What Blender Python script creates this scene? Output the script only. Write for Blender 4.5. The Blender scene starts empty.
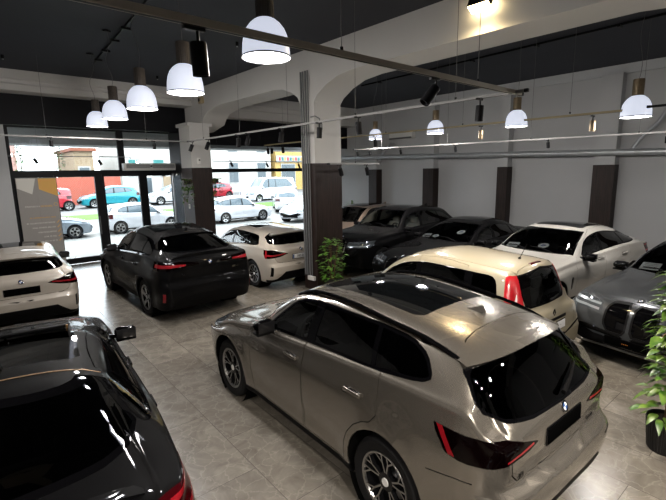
import bpy, bmesh, math, random
import numpy as np
from mathutils import Vector, Matrix, Euler
from mathutils.bvhtree import BVHTree
SC = bpy.context.scene
COL = SC.collection
random.seed(7)
PI = math.pi

# ---------------------------------------------------------------- materials
MATS = {}
def nmat(name):
    m = bpy.data.materials.new(name); m.use_nodes = True
    nt = m.node_tree; b = nt.nodes.get('Principled BSDF')
    MATS[name] = m
    return m, nt, b
def pbr(name, col, rough=.5, metal=0., coat=0., emit=None, es=0., spec=.5, noise=0., nscale=20., trans=0., ior=1.45, bump=0., coatr=.03):
    m, nt, b = nmat(name)
    b.inputs['Base Color'].default_value = (*col, 1)
    b.inputs['Roughness'].default_value = rough
    b.inputs['Metallic'].default_value = metal
    b.inputs['Coat Weight'].default_value = coat
    b.inputs['Coat Roughness'].default_value = coatr
    b.inputs['Specular IOR Level'].default_value = spec
    b.inputs['Transmission Weight'].default_value = trans
    b.inputs['IOR'].default_value = ior
    if emit:
        b.inputs['Emission Color'].default_value = (*emit, 1); b.inputs['Emission Strength'].default_value = es
    if noise or bump:
        tc = nt.nodes.new('ShaderNodeTexCoord'); n = nt.nodes.new('ShaderNodeTexNoise'); n.inputs['Scale'].default_value = nscale
        n.inputs['Detail'].default_value = 4
        nt.links.new(tc.outputs['Object'], n.inputs['Vector'])
        if noise:
            mx = nt.nodes.new('ShaderNodeMix'); mx.data_type = 'RGBA'
            mx.inputs[6].default_value = (*[c * (1 - noise) for c in col], 1); mx.inputs[7].default_value = (*[min(1, c * (1 + noise)) for c in col], 1)
            nt.links.new(n.outputs['Fac'], mx.inputs[0]); nt.links.new(mx.outputs[2], b.inputs['Base Color'])
        if bump:
            bp = nt.nodes.new('ShaderNodeBump'); bp.inputs['Strength'].default_value = bump; bp.inputs['Distance'].default_value = .01
            nt.links.new(n.outputs['Fac'], bp.inputs['Height']); nt.links.new(bp.outputs['Normal'], b.inputs['Normal'])
    return m
def paint(name, col, metal=0., rough=.35, coat=1.):
    """car paint: flake layer under a clear coat"""
    m, nt, b = nmat(name)
    b.inputs['Metallic'].default_value = metal; b.inputs['Roughness'].default_value = rough
    b.inputs['Coat Weight'].default_value = coat; b.inputs['Coat Roughness'].default_value = .02
    if not metal: b.inputs['Specular IOR Level'].default_value = .05 if max(col) < .05 else .35
    b.inputs['Coat IOR'].default_value = 1.30 if max(col) < .05 else 1.5
    tc = nt.nodes.new('ShaderNodeTexCoord'); v = nt.nodes.new('ShaderNodeTexNoise'); v.inputs['Scale'].default_value = 900
    nt.links.new(tc.outputs['Object'], v.inputs['Vector'])
    mx = nt.nodes.new('ShaderNodeMix'); mx.data_type = 'RGBA'
    mx.inputs[6].default_value = (*[c * .93 for c in col], 1); mx.inputs[7].default_value = (*[min(1, c * 1.07) for c in col], 1)
    nt.links.new(v.outputs['Fac'], mx.inputs[0]); nt.links.new(mx.outputs[2], b.inputs['Base Color'])
    return m
def glassmat(name, tint, gloss=.08, rough=.0):
    """thin tinted pane: tinted see-through + fresnel reflection"""
    m, nt, b = nmat(name); nt.nodes.remove(b)
    out = nt.nodes['Material Output']
    t = nt.nodes.new('ShaderNodeBsdfTransparent'); t.inputs[0].default_value = (*tint, 1)
    g = nt.nodes.new('ShaderNodeBsdfGlossy'); g.inputs['Roughness'].default_value = rough; g.inputs[0].default_value = (1, 1, 1, 1)
    fr = nt.nodes.new('ShaderNodeFresnel'); fr.inputs['IOR'].default_value = 1.5
    mx = nt.nodes.new('ShaderNodeMixShader')
    nt.links.new(fr.outputs[0], mx.inputs[0]); nt.links.new(t.outputs[0], mx.inputs[1]); nt.links.new(g.outputs[0], mx.inputs[2])
    nt.links.new(mx.outputs[0], out.inputs[0])
    return m

# ---------------------------------------------------------------- mesh builder
class MB:
    def __init__(s): s.bm = bmesh.new(); s.mats = []
    def mi(s, m):
        if m not in s.mats: s.mats.append(m)
        return s.mats.index(m)
    def _fin(s, faces, m, smooth):
        i = s.mi(m)
        for f in faces: f.material_index = i; f.smooth = smooth
    def box(s, m, c, d, rot=None, bevel=0., seg=2, smooth=False):
        r = bmesh.ops.create_cube(s.bm, size=1.0)
        vs = r['verts']
        for v in vs: v.co = Vector((v.co.x * d[0], v.co.y * d[1], v.co.z * d[2]))
        if bevel:
            es = list({e for v in vs for e in v.link_edges})
            bb = bmesh.ops.bevel(s.bm, geom=es, offset=bevel, segments=seg, affect='EDGES', profile=.5)
            vs = list({v for f in bb['faces'] for v in f.verts} | {v for v in vs if v.is_valid})
            st = set(vs); grow = True
            while grow:
                grow = False
                for v in list(st):
                    for e in v.link_edges:
                        o = e.other_vert(v)
                        if o not in st: st.add(o); grow = True
            vs = list(st)
        M = Matrix.Translation(Vector(c)) @ (rot.to_matrix().to_4x4() if rot else Matrix())
        for v in vs: v.co = M @ v.co
        s._fin({f for v in vs for f in v.link_faces}, m, smooth or bevel > 0)
        return vs
    def lathe(s, m, prof, c=(0, 0, 0), axis='Z', n=24, rot=None, cap=False, smooth=True, a0=0, a1=2 * PI):
        full = abs(a1 - a0 - 2 * PI) < 1e-6
        M = Matrix.Translation(Vector(c)) @ (rot.to_matrix().to_4x4() if rot else Matrix())
        if axis == 'Y': M = M @ Matrix.Rotation(-PI / 2, 4, 'X')
        if axis == 'X': M = M @ Matrix.Rotation(PI / 2, 4, 'Y')
        rings = []
        k = n if full else n + 1
        for (r, z) in prof:
            if r < 1e-6: rings.append([s.bm.verts.new(M @ Vector((0, 0, z)))]); continue
            rings.append([s.bm.verts.new(M @ Vector((r * math.cos(a0 + (a1 - a0) * i / n), r * math.sin(a0 + (a1 - a0) * i / n), z))) for i in range(k)])
        fs = []
        for a, b in zip(rings, rings[1:]):
            for i in range(n):
                j = (i + 1) % k if full else i + 1
                if len(a) == 1 and len(b) == 1: continue
                if len(a) == 1: fs.append(s.bm.faces.new((a[0], b[j], b[i])))
                elif len(b) == 1: fs.append(s.bm.faces.new((a[i], a[j], b[0])))
                else: fs.append(s.bm.faces.new((a[i], a[j], b[j], b[i])))
        if cap:
            for rg, rev in ((rings[0], True), (rings[-1], False)):
                if len(rg) > 2: fs.append(s.bm.faces.new(rg[::-1] if rev else rg))
        s._fin(fs, m, smooth)
    def cyl(s, m, p0, p1, r, r1=None, n=12, cap=True, smooth=True):
        p0 = Vector(p0); p1 = Vector(p1); d = p1 - p0; L = d.length
        q = d.to_track_quat('Z', 'Y').to_euler()
        s.lathe(m, [(r, 0), (r if r1 is None else r1, L)], p0, n=n, rot=q, cap=cap, smooth=smooth)
    def tube(s, m, pts, r, n=6, cap=True):
        pts = [Vector(p) for p in pts]; rings = []
        for i, p in enumerate(pts):
            d = (pts[min(i + 1, len(pts) - 1)] - pts[max(i - 1, 0)]).normalized()
            q = d.to_track_quat('Z', 'Y'); rr = r[i] if isinstance(r, (list, tuple)) else r
            rings.append([s.bm.verts.new(p + q @ Vector((rr * math.cos(2 * PI * k / n), rr * math.sin(2 * PI * k / n), 0))) for k in range(n)])
        fs = []
        for a, b in zip(rings, rings[1:]):
            for k in range(n): fs.append(s.bm.faces.new((a[k], a[(k + 1) % n], b[(k + 1) % n], b[k])))
        if cap: fs.append(s.bm.faces.new(rings[0][::-1])); fs.append(s.bm.faces.new(rings[-1]))
        s._fin(fs, m, True)
    def face(s, m, pts, smooth=False):
        f = s.bm.faces.new([s.bm.verts.new(Vector(p)) for p in pts]); s._fin([f], m, smooth); return f
    def prism(s, m, poly, a, b, plane='XZ', smooth=False):
        """extrude a 2D polygon between a and b along the remaining axis"""
        def P(p, t):
            return {'XZ': (p[0], t, p[1]), 'YZ': (t, p[0], p[1]), 'XY': (p[0], p[1], t)}[plane]
        A = [s.bm.verts.new(P(p, a)) for p in poly]; B = [s.bm.verts.new(P(p, b)) for p in poly]
        n = len(poly); fs = [s.bm.faces.new(A), s.bm.faces.new(B[::-1])]
        for i in range(n): fs.append(s.bm.faces.new((A[i], B[i], B[(i + 1) % n], A[(i + 1) % n])))
        s._fin(fs, m, smooth)
    def sphere(s, m, c, r, seg=16, sc=(1, 1, 1), rot=None):
        g = bmesh.ops.create_uvsphere(s.bm, u_segments=seg, v_segments=max(6, seg // 2), radius=r)
        M = Matrix.Translation(Vector(c)) @ (rot.to_matrix().to_4x4() if rot else Matrix()) @ Matrix.Diagonal((*sc, 1))
        for v in g['verts']: v.co = M @ v.co
        s._fin({f for v in g['verts'] for f in v.link_faces}, m, True)
    def xf(s, M):
        for v in s.bm.verts: v.co = M @ v.co
        return s
    def build(s, name, parent=None, loc=None, recalc=True):
        if recalc: bmesh.ops.recalc_face_normals(s.bm, faces=s.bm.faces[:])
        me = bpy.data.meshes.new(name); s.bm.to_mesh(me); s.bm.free()
        for m in s.mats: me.materials.append(m)
        try: me.set_sharp_from_angle(angle=math.radians(38))
        except Exception: pass
        o = bpy.data.objects.new(name, me); COL.objects.link(o)
        if parent: o.parent = parent
        if loc: o.location = loc
        return o
def empty(name, loc=(0, 0, 0), rz=0.):
    o = bpy.data.objects.new(name, None); COL.objects.link(o); o.location = loc; o.rotation_euler = (0, 0, rz); o.empty_display_size = .2
    return o
def tag(o, label, cat, group=None, kind=None):
    if label: o['label'] = label
    if cat: o['category'] = cat
    if group: o['group'] = group
    if kind: o['kind'] = kind
    return o
def struct(o): o['kind'] = 'structure'; return o
def dup(root, loc=None, rz=None):
    def cp(o, par):
        c = o.copy(); COL.objects.link(c)
        if par: c.parent = par
        for ch in [x for x in KIDS.get(o.name, [])]: cp(ch, c)
        return c
    KIDS = {}
    for x in bpy.data.objects:
        if x.parent: KIDS.setdefault(x.parent.name, []).append(x)
    c = cp(root, None)
    if loc is not None: c.location = loc
    if rz is not None: c.rotation_euler = (0, 0, rz)
    return c

# ---------------------------------------------------------------- curves
def pchip(keys):
    x = np.array([k[0] for k in keys], float); y = np.array([k[1] for k in keys], float)
    h = np.diff(x); d = np.diff(y) / h; n = len(x); m = np.zeros(n)
    for i in range(1, n - 1):
        if d[i - 1] * d[i] > 0:
            w1 = 2 * h[i] + h[i - 1]; w2 = h[i] + 2 * h[i - 1]
            m[i] = (w1 + w2) / (w1 / d[i - 1] + w2 / d[i])
    m[0] = d[0]; m[-1] = d[-1]
    def f(u):
        if u <= x[0]: return float(y[0])
        if u >= x[-1]: return float(y[-1])
        i = int(np.searchsorted(x, u) - 1); t = (u - x[i]) / h[i]
        return float((1 + 2 * t) * (1 - t) ** 2 * y[i] + t * (1 - t) ** 2 * h[i] * m[i] + t * t * (3 - 2 * t) * y[i + 1] + t * t * (t - 1) * h[i] * m[i + 1])
    return f
def catmull(pts, sub):
    P = [np.array(p, float) for p in pts]
    P = [2 * P[0] - P[1]] + P + [2 * P[-1] - P[-2]]
    out = []
    for i in range(1, len(P) - 2):
        p0, p1, p2, p3 = P[i - 1:i + 3]
        k = lambda a, b: max(np.linalg.norm(a - b) ** .5, 1e-4)
        t0 = 0; t1 = t0 + k(p0, p1); t2 = t1 + k(p1, p2); t3 = t2 + k(p2, p3)
        for j in range(sub):
            t = t1 + (t2 - t1) * j / sub
            A1 = (t1 - t) / (t1 - t0) * p0 + (t - t0) / (t1 - t0) * p1
            A2 = (t2 - t) / (t2 - t1) * p1 + (t - t1) / (t2 - t1) * p2
            A3 = (t3 - t) / (t3 - t2) * p2 + (t - t2) / (t3 - t2) * p3
            B1 = (t2 - t) / (t2 - t0) * A1 + (t - t0) / (t2 - t0) * A2
            B2 = (t3 - t) / (t3 - t1) * A2 + (t - t1) / (t3 - t1) * A3
            out.append((t2 - t) / (t2 - t1) * B1 + (t - t1) / (t2 - t1) * B2)
    out.append(P[-2]); return out
def chaikin(poly, it=2, k=.22):
    for _ in range(it):
        q = []
        for i in range(len(poly)):
            a = poly[i]; b = poly[(i + 1) % len(poly)]
            q.append((a[0] * (1 - k) + b[0] * k, a[1] * (1 - k) + b[1] * k)); q.append((a[0] * k + b[0] * (1 - k), a[1] * k + b[1] * (1 - k)))
        poly = q
    return poly
def area(p): return .5 * sum(p[i][0] * p[(i + 1) % len(p)][1] - p[(i + 1) % len(p)][0] * p[i][1] for i in range(len(p)))
def inset(poly, d):
    if area(poly) < 0: poly = poly[::-1]
    n = len(poly); out = []
    for i in range(n):
        a, b, c = poly[i - 1], poly[i], poly[(i + 1) % n]
        e1 = Vector((b[0] - a[0], b[1] - a[1])); e2 = Vector((c[0] - b[0], c[1] - b[1]))
        if e1.length < 1e-7 or e2.length < 1e-7: continue
        e1.normalize(); e2.normalize()
        n1 = Vector((-e1.y, e1.x)); n2 = Vector((-e2.y, e2.x)); s = n1 + n2
        if s.length < 1e-4: continue
        s = s / max(.35, s.dot(n1)) if True else s
        out.append((b[0] + s.x * d, b[1] + s.y * d))
    return out
def clip(poly, a, b):
    """keep the part of the polygon left of the line a->b"""
    out = []
    sd = lambda p: (b[0] - a[0]) * (p[1] - a[1]) - (b[1] - a[1]) * (p[0] - a[0])
    for i in range(len(poly)):
        p, q = poly[i], poly[(i + 1) % len(poly)]; sp, sq = sd(p), sd(q)
        if sp >= 0: out.append(p)
        if sp * sq < 0: t = sp / (sp - sq); out.append((p[0] + (q[0] - p[0]) * t, p[1] + (q[1] - p[1]) * t))
    return out
def inpoly(x, y, poly):
    c = False; n = len(poly); j = n - 1
    for i in range(n):
        xi, yi = poly[i]; xj, yj = poly[j]
        if (yi > y) != (yj > y) and x < (xj - xi) * (y - yi) / (yj - yi) + xi: c = not c
        j = i
    return c
# ================================================================ CAR BODY
def basespec(**k):
    k.pop('van', None)
    s = dict(L=4.5, W=1.84, H=1.64, fo=.86, wb=2.69, tr=.355, zb=.20, zmid=.66,
             nose=.84, hood0=.93, cowl_u=1.32, cowl=1.09, header_u=2.08, header_dz=.085, roofpk_u=2.75, roofend_u=4.12, roofend_z=1.52,
             gb_u=4.36, gb_z=1.13, tail_u=4.44, tail_z=1.03, belt0=1.00, belt1=1.12, roofw=.655, glassw=.90, crown=.05,
             front_round=.55, front_min=.60, front_n=2.4, rear_round=.45, rear_min=.74, rear_n=2.6, ledge=.05, hips=.0,
             warp_f=[(.15, .06), (.35, .0), (.60, .0), (.85, .03)], warp_r=[(.15, -.10), (.34, -.03), (.48, 0), (.62, 0), (.68, -.045), (.90, -.035), (1.0, -.0), (1.1, 0)],
             zface=.60, arch=.395, flare=.018)
    s.update(k); return s
class Body:
    def __init__(B, s):
        B.s = s; S = type('S', (), s); B.S = S; L = S.L
        hw = S.W / 2
        B.top = pchip([(0, S.zface), (.05, S.nose - .07), (.14, S.nose), (.45, S.hood0), (S.cowl_u, S.cowl), (S.header_u, S.H - S.header_dz), (S.header_u + .22, S.H - .035),
                       (S.roofpk_u, S.H), ((S.roofpk_u + S.roofend_u) / 2, S.H - .3 * (S.H - S.roofend_z)), (S.roofend_u, S.roofend_z), (S.gb_u, S.gb_z), (S.tail_u, S.tail_z), (L - .02, S.tail_z - .09), (L, S.tail_z - .16)])
        tp = B.top; a0 = S.cowl_u + .13; a1 = S.header_u + .14
        ek = [(0, S.zface - .03), (.14, S.nose - .05), (.45, S.hood0 - .035), (S.cowl_u, S.cowl - .04), (a0, S.cowl - .01)]
        zA = tp(a1) - .075
        ek += [((a0 + a1) / 2, (S.cowl + zA) / 2 + .05), (a1, zA), (S.roofpk_u, S.H - .085), ((S.roofpk_u + S.roofend_u) / 2, S.H - .3 * (S.H - S.roofend_z) - .09),
               (S.roofend_u - .10, S.roofend_z - .085), (S.gb_u - .08, S.gb_z - .05), (S.tail_u, S.tail_z - .04), (L - .02, S.tail_z - .12), (L, S.tail_z - .19)]
        B.edge = pchip(ek)
        B.ye = pchip([(0, .72), (.5, .74), (S.cowl_u, .78), (a0, .80), (a1, S.roofw + .02), (S.roofpk_u, S.roofw + .015), (S.roofend_u - .1, S.roofw - .04), (S.gb_u - .06, .76), (S.tail_u, .80), (L, .80)])
        B.zs = pchip([(0, S.zface - .06), (.14, S.nose - .10), (.45, S.hood0 - .10), (S.cowl_u - .1, S.belt0 - .02), (S.cowl_u + .3, S.belt0), (S.roofend_u, S.belt1), (S.gb_u, min(S.belt1, S.gb_z - .07)), (S.tail_u, S.tail_z - .08), (L, S.tail_z - .22)])
        ra = S.fo + S.wb
        B.ys = pchip([(0, .93), (.5, .94), (S.cowl_u, .945), (2.4, .945), (ra, .955 + S.hips), (L, .93)])
        B.zbm = pchip([(0, .32), (.10, S.zb + .02), (.4, S.zb), (L - .4, S.zb), (L - .06, S.zb + .06), (L, .36)])
        B.wf = pchip(S.warp_f); B.wr = pchip(S.warp_r)
        def plan(u):
            f = 1.
            if u < S.front_round: t = 1 - u / S.front_round; f = S.front_min + (1 - S.front_min) * max(0, 1 - t ** S.front_n) ** (1 / S.front_n)
            v = L - u
            if v < S.rear_round: t = 1 - v / S.rear_round; f = min(f, S.rear_min + (1 - S.rear_min) * max(0, 1 - t ** S.rear_n) ** (1 / S.rear_n))
            return f * hw
        B.plan = plan
        B.make()
    def ring(B, u):
        S = B.S; w = B.plan(u); zt = B.top(u); ze = min(B.edge(u), zt - .012); zs = min(B.zs(u), ze - .012); zb = B.zbm(u)
        ye = B.ye(u) * w; ys = B.ys(u) * w; zm = min(S.zmid, zs - .06)
        f = min(1, (ze - zs) / .25)     # 0 on the bonnet, 1 in the cabin
        g = (ys - S.ledge * (.4 + .6 * f), zs + min(.022, (ze - zs) * .35)); j = (ye, ze)
        g2 = (min(g[0], ys * .96), g[1])
        def lr(t, b=0): return (g2[0] + (j[0] - g2[0]) * t + b, g2[1] + (j[1] - g2[1]) * t)
        rr = .055 * f + .02
        P = [(0, zb), (w * .5, zb), (w * .86, zb), (w * .945, zb + .035), (w * .965, zb + .10), (w * .985, zb + .22), (w, zm), (w * .995, (zm + zs) / 2 + .02), (ys + .01, zs - .07), (ys, zs - .02), (ys - .012, zs + .002), g2,
             lr(.35, .018 * f), lr(.7, .018 * f), lr(.94, .006 * f), (ye - rr, ze + (zt - ze) * (.38 if f > .5 else .3)), (ye * .66, zt - (zt - ze) * .28), (ye * .33, zt - (zt - ze) * .07), (0, zt)]
        return catmull(P, 3)
    def make(B):
        S = B.S; L = S.L; us = [0, .006, .015, .03, .05, .075, .105, .14, .18, .23, .29, .36, .44, .53, .63]
        u = .73
        while u < L - .75: us.append(u); u += .06
        us += [L - .7, L - .64, L - .58, L - .52, L - .46, L - .41, L - .36, L - .31, L - .26, L - .215, L - .175, L - .14, L - .11, L - .083, L - .06, L - .04, L - .024, L - .012, L - .004, L]
        bm = bmesh.new(); rings = []
        def add(u, r): return [bm.verts.new((u, max(0, y), z)) for y, z in r]
        dome = [(.25, .010), (.45, .016), (.65, .021), (.85, .024)]
        def capr(r, t):
            c = (0, (r[0][1] + r[-1][1]) / 2); return [(p[0] * (1 - t), p[1] + (c[1] - p[1]) * t) for p in r]
        r0 = B.ring(0); r1 = B.ring(L); n = len(r0)
        for t, d in dome[::-1]: rings.append(add(-d, capr(r0, t)))
        for u in us: rings.append(add(u, B.ring(u)))
        for t, d in dome: rings.append(add(L + d * .6, capr(r1, t)))
        cz0 = (r0[0][1] + r0[-1][1]) / 2; cz1 = (r1[0][1] + r1[-1][1]) / 2
        v0 = bm.verts.new((-.026, 0, cz0)); v1 = bm.verts.new((L + .016, 0, cz1))
        for a, b in zip(rings, rings[1:]):
            for i in range(n - 1): bm.faces.new((a[i], a[i + 1], b[i + 1], b[i]))
        for i in range(n - 1): bm.faces.new((v0, rings[0][i + 1], rings[0][i])); bm.faces.new((v1, rings[-1][i], rings[-1][i + 1]))
        ra = S.fo + S.wb
        for v in bm.verts:
            u, y, z = v.co
            f = max(0, 1 - u / .7) ** 1.3 if u < .7 else 0; g = max(0, 1 - (L - u) / .5) ** 1.2 if L - u < .5 else 0
            u2 = u + (B.wf(z) * f if f else 0) + (B.wr(z) * g if g else 0)
            if y > .55 * S.W / 2:       # arch flare and door relief
                for c in (S.fo, ra):
                    d = math.hypot(u - c, z - S.tr)
                    if z < S.belt0 - .05: y += S.flare * math.exp(-((d - S.arch - .02) / .085) ** 2)
                if S.fo + .5 < u < ra - .45:
                    k = min(1, (u - S.fo - .5) / .25, (ra - .45 - u) / .25)
                    y -= .020 * k * math.exp(-((z - .47) / .10) ** 2); y += .006 * k * math.exp(-((z - (S.belt0 - .12)) / .03) ** 2)
            v.co = (u2, y, z)
        bmesh.ops.recalc_face_normals(bm, faces=bm.faces[:])
        # half bodies are open at y=0; make sure normals point outward
        s = sum(f.normal.y * f.calc_area() for f in bm.faces if f.calc_center_median().y > .8)
        if s < 0: bmesh.ops.reverse_faces(bm, faces=bm.faces[:])
        B.bm = bm; B.lay = bm.faces.layers.int.new('reg'); B.names = ['body', 'GAP', 'HOLE']
        B.cent = {}
    def rid(B, n):
        if n not in B.names: B.names.append(n)
        return B.names.index(n)
    # axis: 'S' side polygon (u,z); 'E' end polygon (y,z); 'T' top polygon (u,y)
    def cutpoly(B, ax, poly, sel):
        ix = {'S': (0, 2), 'E': (1, 2), 'T': (0, 1)}[ax]
        lo = [min(p[k] for p in poly) for k in (0, 1)]; hi = [max(p[k] for p in poly) for k in (0, 1)]
        def near(f):
            a = [1e9, 1e9]; b = [-1e9, -1e9]
            for v in f.verts:
                for k in (0, 1):
                    c = v.co[ix[k]]
                    if c < a[k]: a[k] = c
                    if c > b[k]: b[k] = c
            return b[0] > lo[0] and a[0] < hi[0] and b[1] > lo[1] and a[1] < hi[1]
        cand = [f for f in B.bm.faces if sel(f) and near(f)]
        n = len(poly)
        for i in range(n):
            a = poly[i]; b = poly[(i + 1) % n]
            dx, dy = b[0] - a[0], b[1] - a[1]; l = math.hypot(dx, dy)
            if l < 1e-6: continue
            no = Vector((0, 0, 0)); no[ix[0]] = -dy / l; no[ix[1]] = dx / l
            co = Vector((0, 0, 0)); co[ix[0]] = a[0]; co[ix[1]] = a[1]
            # only faces near this segment
            m = .02; sl = (min(a[0], b[0]) - m, min(a[1], b[1]) - m); sh = (max(a[0], b[0]) + m, max(a[1], b[1]) + m)
            loc = []; rest = []
            for f in cand:
                us = [v.co[ix[0]] for v in f.verts]; vs = [v.co[ix[1]] for v in f.verts]
                (loc if max(us) > sl[0] and min(us) < sh[0] and max(vs) > sl[1] and min(vs) < sh[1] else rest).append(f)
            if not loc: continue
            geom = list({e for f in loc for e in f.edges} | {v for f in loc for v in f.verts}) + loc
            r = bmesh.ops.bisect_plane(B.bm, geom=geom, plane_co=co, plane_no=no, dist=1e-6)
            locs = {g for g in r['geom'] if isinstance(g, bmesh.types.BMFace)}
            cand = rest + [f for f in locs if f.is_valid] + [f for f in loc if f.is_valid and f not in locs]
        out = []
        for f in {f for f in cand if f.is_valid}:
            c = f.calc_center_median()
            if inpoly(c[ix[0]], c[ix[1]], poly): out.append(f)
        return out
    def region(B, name, polys, sel=None, gap=0., only=None, border=None):
        """polys: list of (axis, polygon); faces inside all of them get the region name"""
        sel = sel or (lambda f: True)
        L = B.lay; onl = [B.rid(o) for o in only] if only else None
        def sel2(f): return (onl is None or f[L] in onl) and sel(f)
        sets = None
        for ax, p in polys:
            if area(p) < 0: p = p[::-1]
            st = set(B.cutpoly(ax, p, sel2))
            if sets is not None: # earlier faces may have been split: retest centroids
                pass
            sets = (ax, p)
        def inside(f, extra=0):
            c = f.calc_center_median()
            for ax, p in polys:
                ix = {'S': (0, 2), 'E': (1, 2), 'T': (0, 1)}[ax]
                if not inpoly(c[ix[0]], c[ix[1]], p): return False
            return True
        i = B.rid(name); fs = [f for f in B.bm.faces if sel2(f) and inside(f)]
        for f in fs: f[L] = i
        if gap or border:
            gp = [(ax, inset(p, gap or border[1])) for ax, p in polys]
            for ax, p in gp: B.cutpoly(ax, p, lambda f: f[L] == i)
            g = B.rid(border[0]) if border else 1
            for f in [f for f in B.bm.faces if f[L] == i]:
                c = f.calc_center_median()
                for ax, p in gp:
                    ix = {'S': (0, 2), 'E': (1, 2), 'T': (0, 1)}[ax]
                    if not inpoly(c[ix[0]], c[ix[1]], p): f[L] = g; break
    def line(B, ax, pts, w=.005, sel=None, only=('body',), name='GAP'):
        for a, b in zip(pts, pts[1:]):
            d = Vector((b[0] - a[0], b[1] - a[1])); l = d.length
            if l < 1e-5: continue
            d /= l; n = Vector((-d.y, d.x)) * w / 2; a2 = Vector(a) - d * w * .3; b2 = Vector(b) + d * w * .3
            B.region(name, [(ax, [tuple(a2 - n), tuple(b2 - n), tuple(b2 + n), tuple(a2 + n)])], sel, only=only)
    # ---- output
    def emit(B, mats, names=None, cx=None, liner=None):
        """returns {region: [objects]}; mats: region -> (material, mode) mode: 'C' centre (joined over y=0) or 'P' pair"""
        bm = B.bm; bm.normal_update(); bm.verts.ensure_lookup_table(); L = B.lay; cx = B.S.L / 2 if cx is None else cx
        nrm = {}
        for v in bm.verts:
            n = Vector((0, 0, 0))
            for lp in v.link_loops:
                f = lp.face
                if f.calc_area() > 1e-9: n += f.normal * lp.calc_angle()
            if abs(v.co.y) < 1e-5: n.y = 0
            nrm[v.index] = n.normalized() if n.length > 0 else Vector((0, 0, 1))
        out = {}
        def write(nm, faces, mat, sides, push=0., thick=.012, smat=None):
            V = []; N = []; F = []; idx = {}; LN = []
            def vid(v, s, inner):
                k = (v.index, s if abs(v.co.y) > 1e-5 else 1, inner)
                if k not in idx:
                    n = nrm[v.index]; p = v.co - n * ((push if not inner else push + thick))
                    if abs(v.co.y) < 1e-5: p.y = 0
                    idx[k] = len(V); V.append((cx - p.x, p.y * s, p.z)); N.append((-n.x, n.y * s, n.z))
                return idx[k]
            fset = set(faces)
            for s in sides:
                for f in faces:
                    ids = [vid(v, s, False) for v in f.verts]
                    if s == 1: ids = ids[::-1]      # x is flipped
                    F.append(ids); LN.append([N[i] for i in ids])
                    if thick:
                        for lp in f.loops:
                            e = lp.edge; oth = [g for g in e.link_faces if g is not f]
                            if abs(e.verts[0].co.y) < 1e-5 and abs(e.verts[1].co.y) < 1e-5: continue
                            if oth and oth[0] in fset: continue
                            a, b = lp.vert, lp.link_loop_next.vert
                            q = [vid(a, s, False), vid(b, s, False), vid(b, s, True), vid(a, s, True)]
                            if s == -1: q = q[::-1]
                            P = [Vector(V[i]) for i in q]; fn = (P[1] - P[0]).cross(P[3] - P[0])
                            if fn.length < 1e-12: continue
                            fn.normalize(); F.append(q); LN.append([tuple(fn)] * 4)
            me = bpy.data.meshes.new(nm); me.from_pydata(V, [], F); me.materials.append(mat)
            for p in me.polygons: p.use_smooth = True
            ln = [n for l in LN for n in l]
            if len(ln) == len(me.loops): me.normals_split_custom_set(ln)
            o = bpy.data.objects.new(nm, me); COL.objects.link(o); return o
        by = {}
        for f in bm.faces: by.setdefault(B.names[f[L]], []).append(f)
        for nm, (mat, mode, oname, push, thick) in mats.items():
            if nm not in by: continue
            if mode == 'C': out[nm] = [write(oname, by[nm], mat, (1, -1), push, thick)]
            else: out[nm] = [write(oname, by[nm], mat, (1,), push, thick), write(oname, by[nm], mat, (-1,), push, thick)]
        if liner:
            fs = [f for nm, l in by.items() if nm not in ('HOLE',) and not nm.startswith('glass') for f in l]
            out['liner'] = [write('inner_shell', fs, liner, (1, -1), .016, 0)]
        # projection trees (final coordinates: x forward, y left)
        V = []; F = []
        for s in (1, -1):
            o = len(V); V += [Vector((cx - v.co.x, v.co.y * s, v.co.z)) for v in bm.verts]
            F += [[v.index + o for v in (f.verts if s == -1 else reversed(f.verts))] for f in bm.faces]
        B.tree = BVHTree.FromPolygons(V, F); B.cx = cx
        return out
    def hit(B, o, d):
        r = B.tree.ray_cast(Vector(o), Vector(d).normalized())
        return (r[0], r[1]) if r[0] is not None else (None, None)
    def side(B, u, z, s=1):    # point on the flank
        return B.hit((B.cx - u, s * 3, z), (0, -s, 0))
    def rear(B, y, z): return B.hit((-B.S.L, y, z), (1, 0, 0))
    def front(B, y, z): return B.hit((B.S.L, y, z), (-1, 0, 0))
    def roof(B, u, y): return B.hit((B.cx - u, y, 4), (0, 0, -1))
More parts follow.
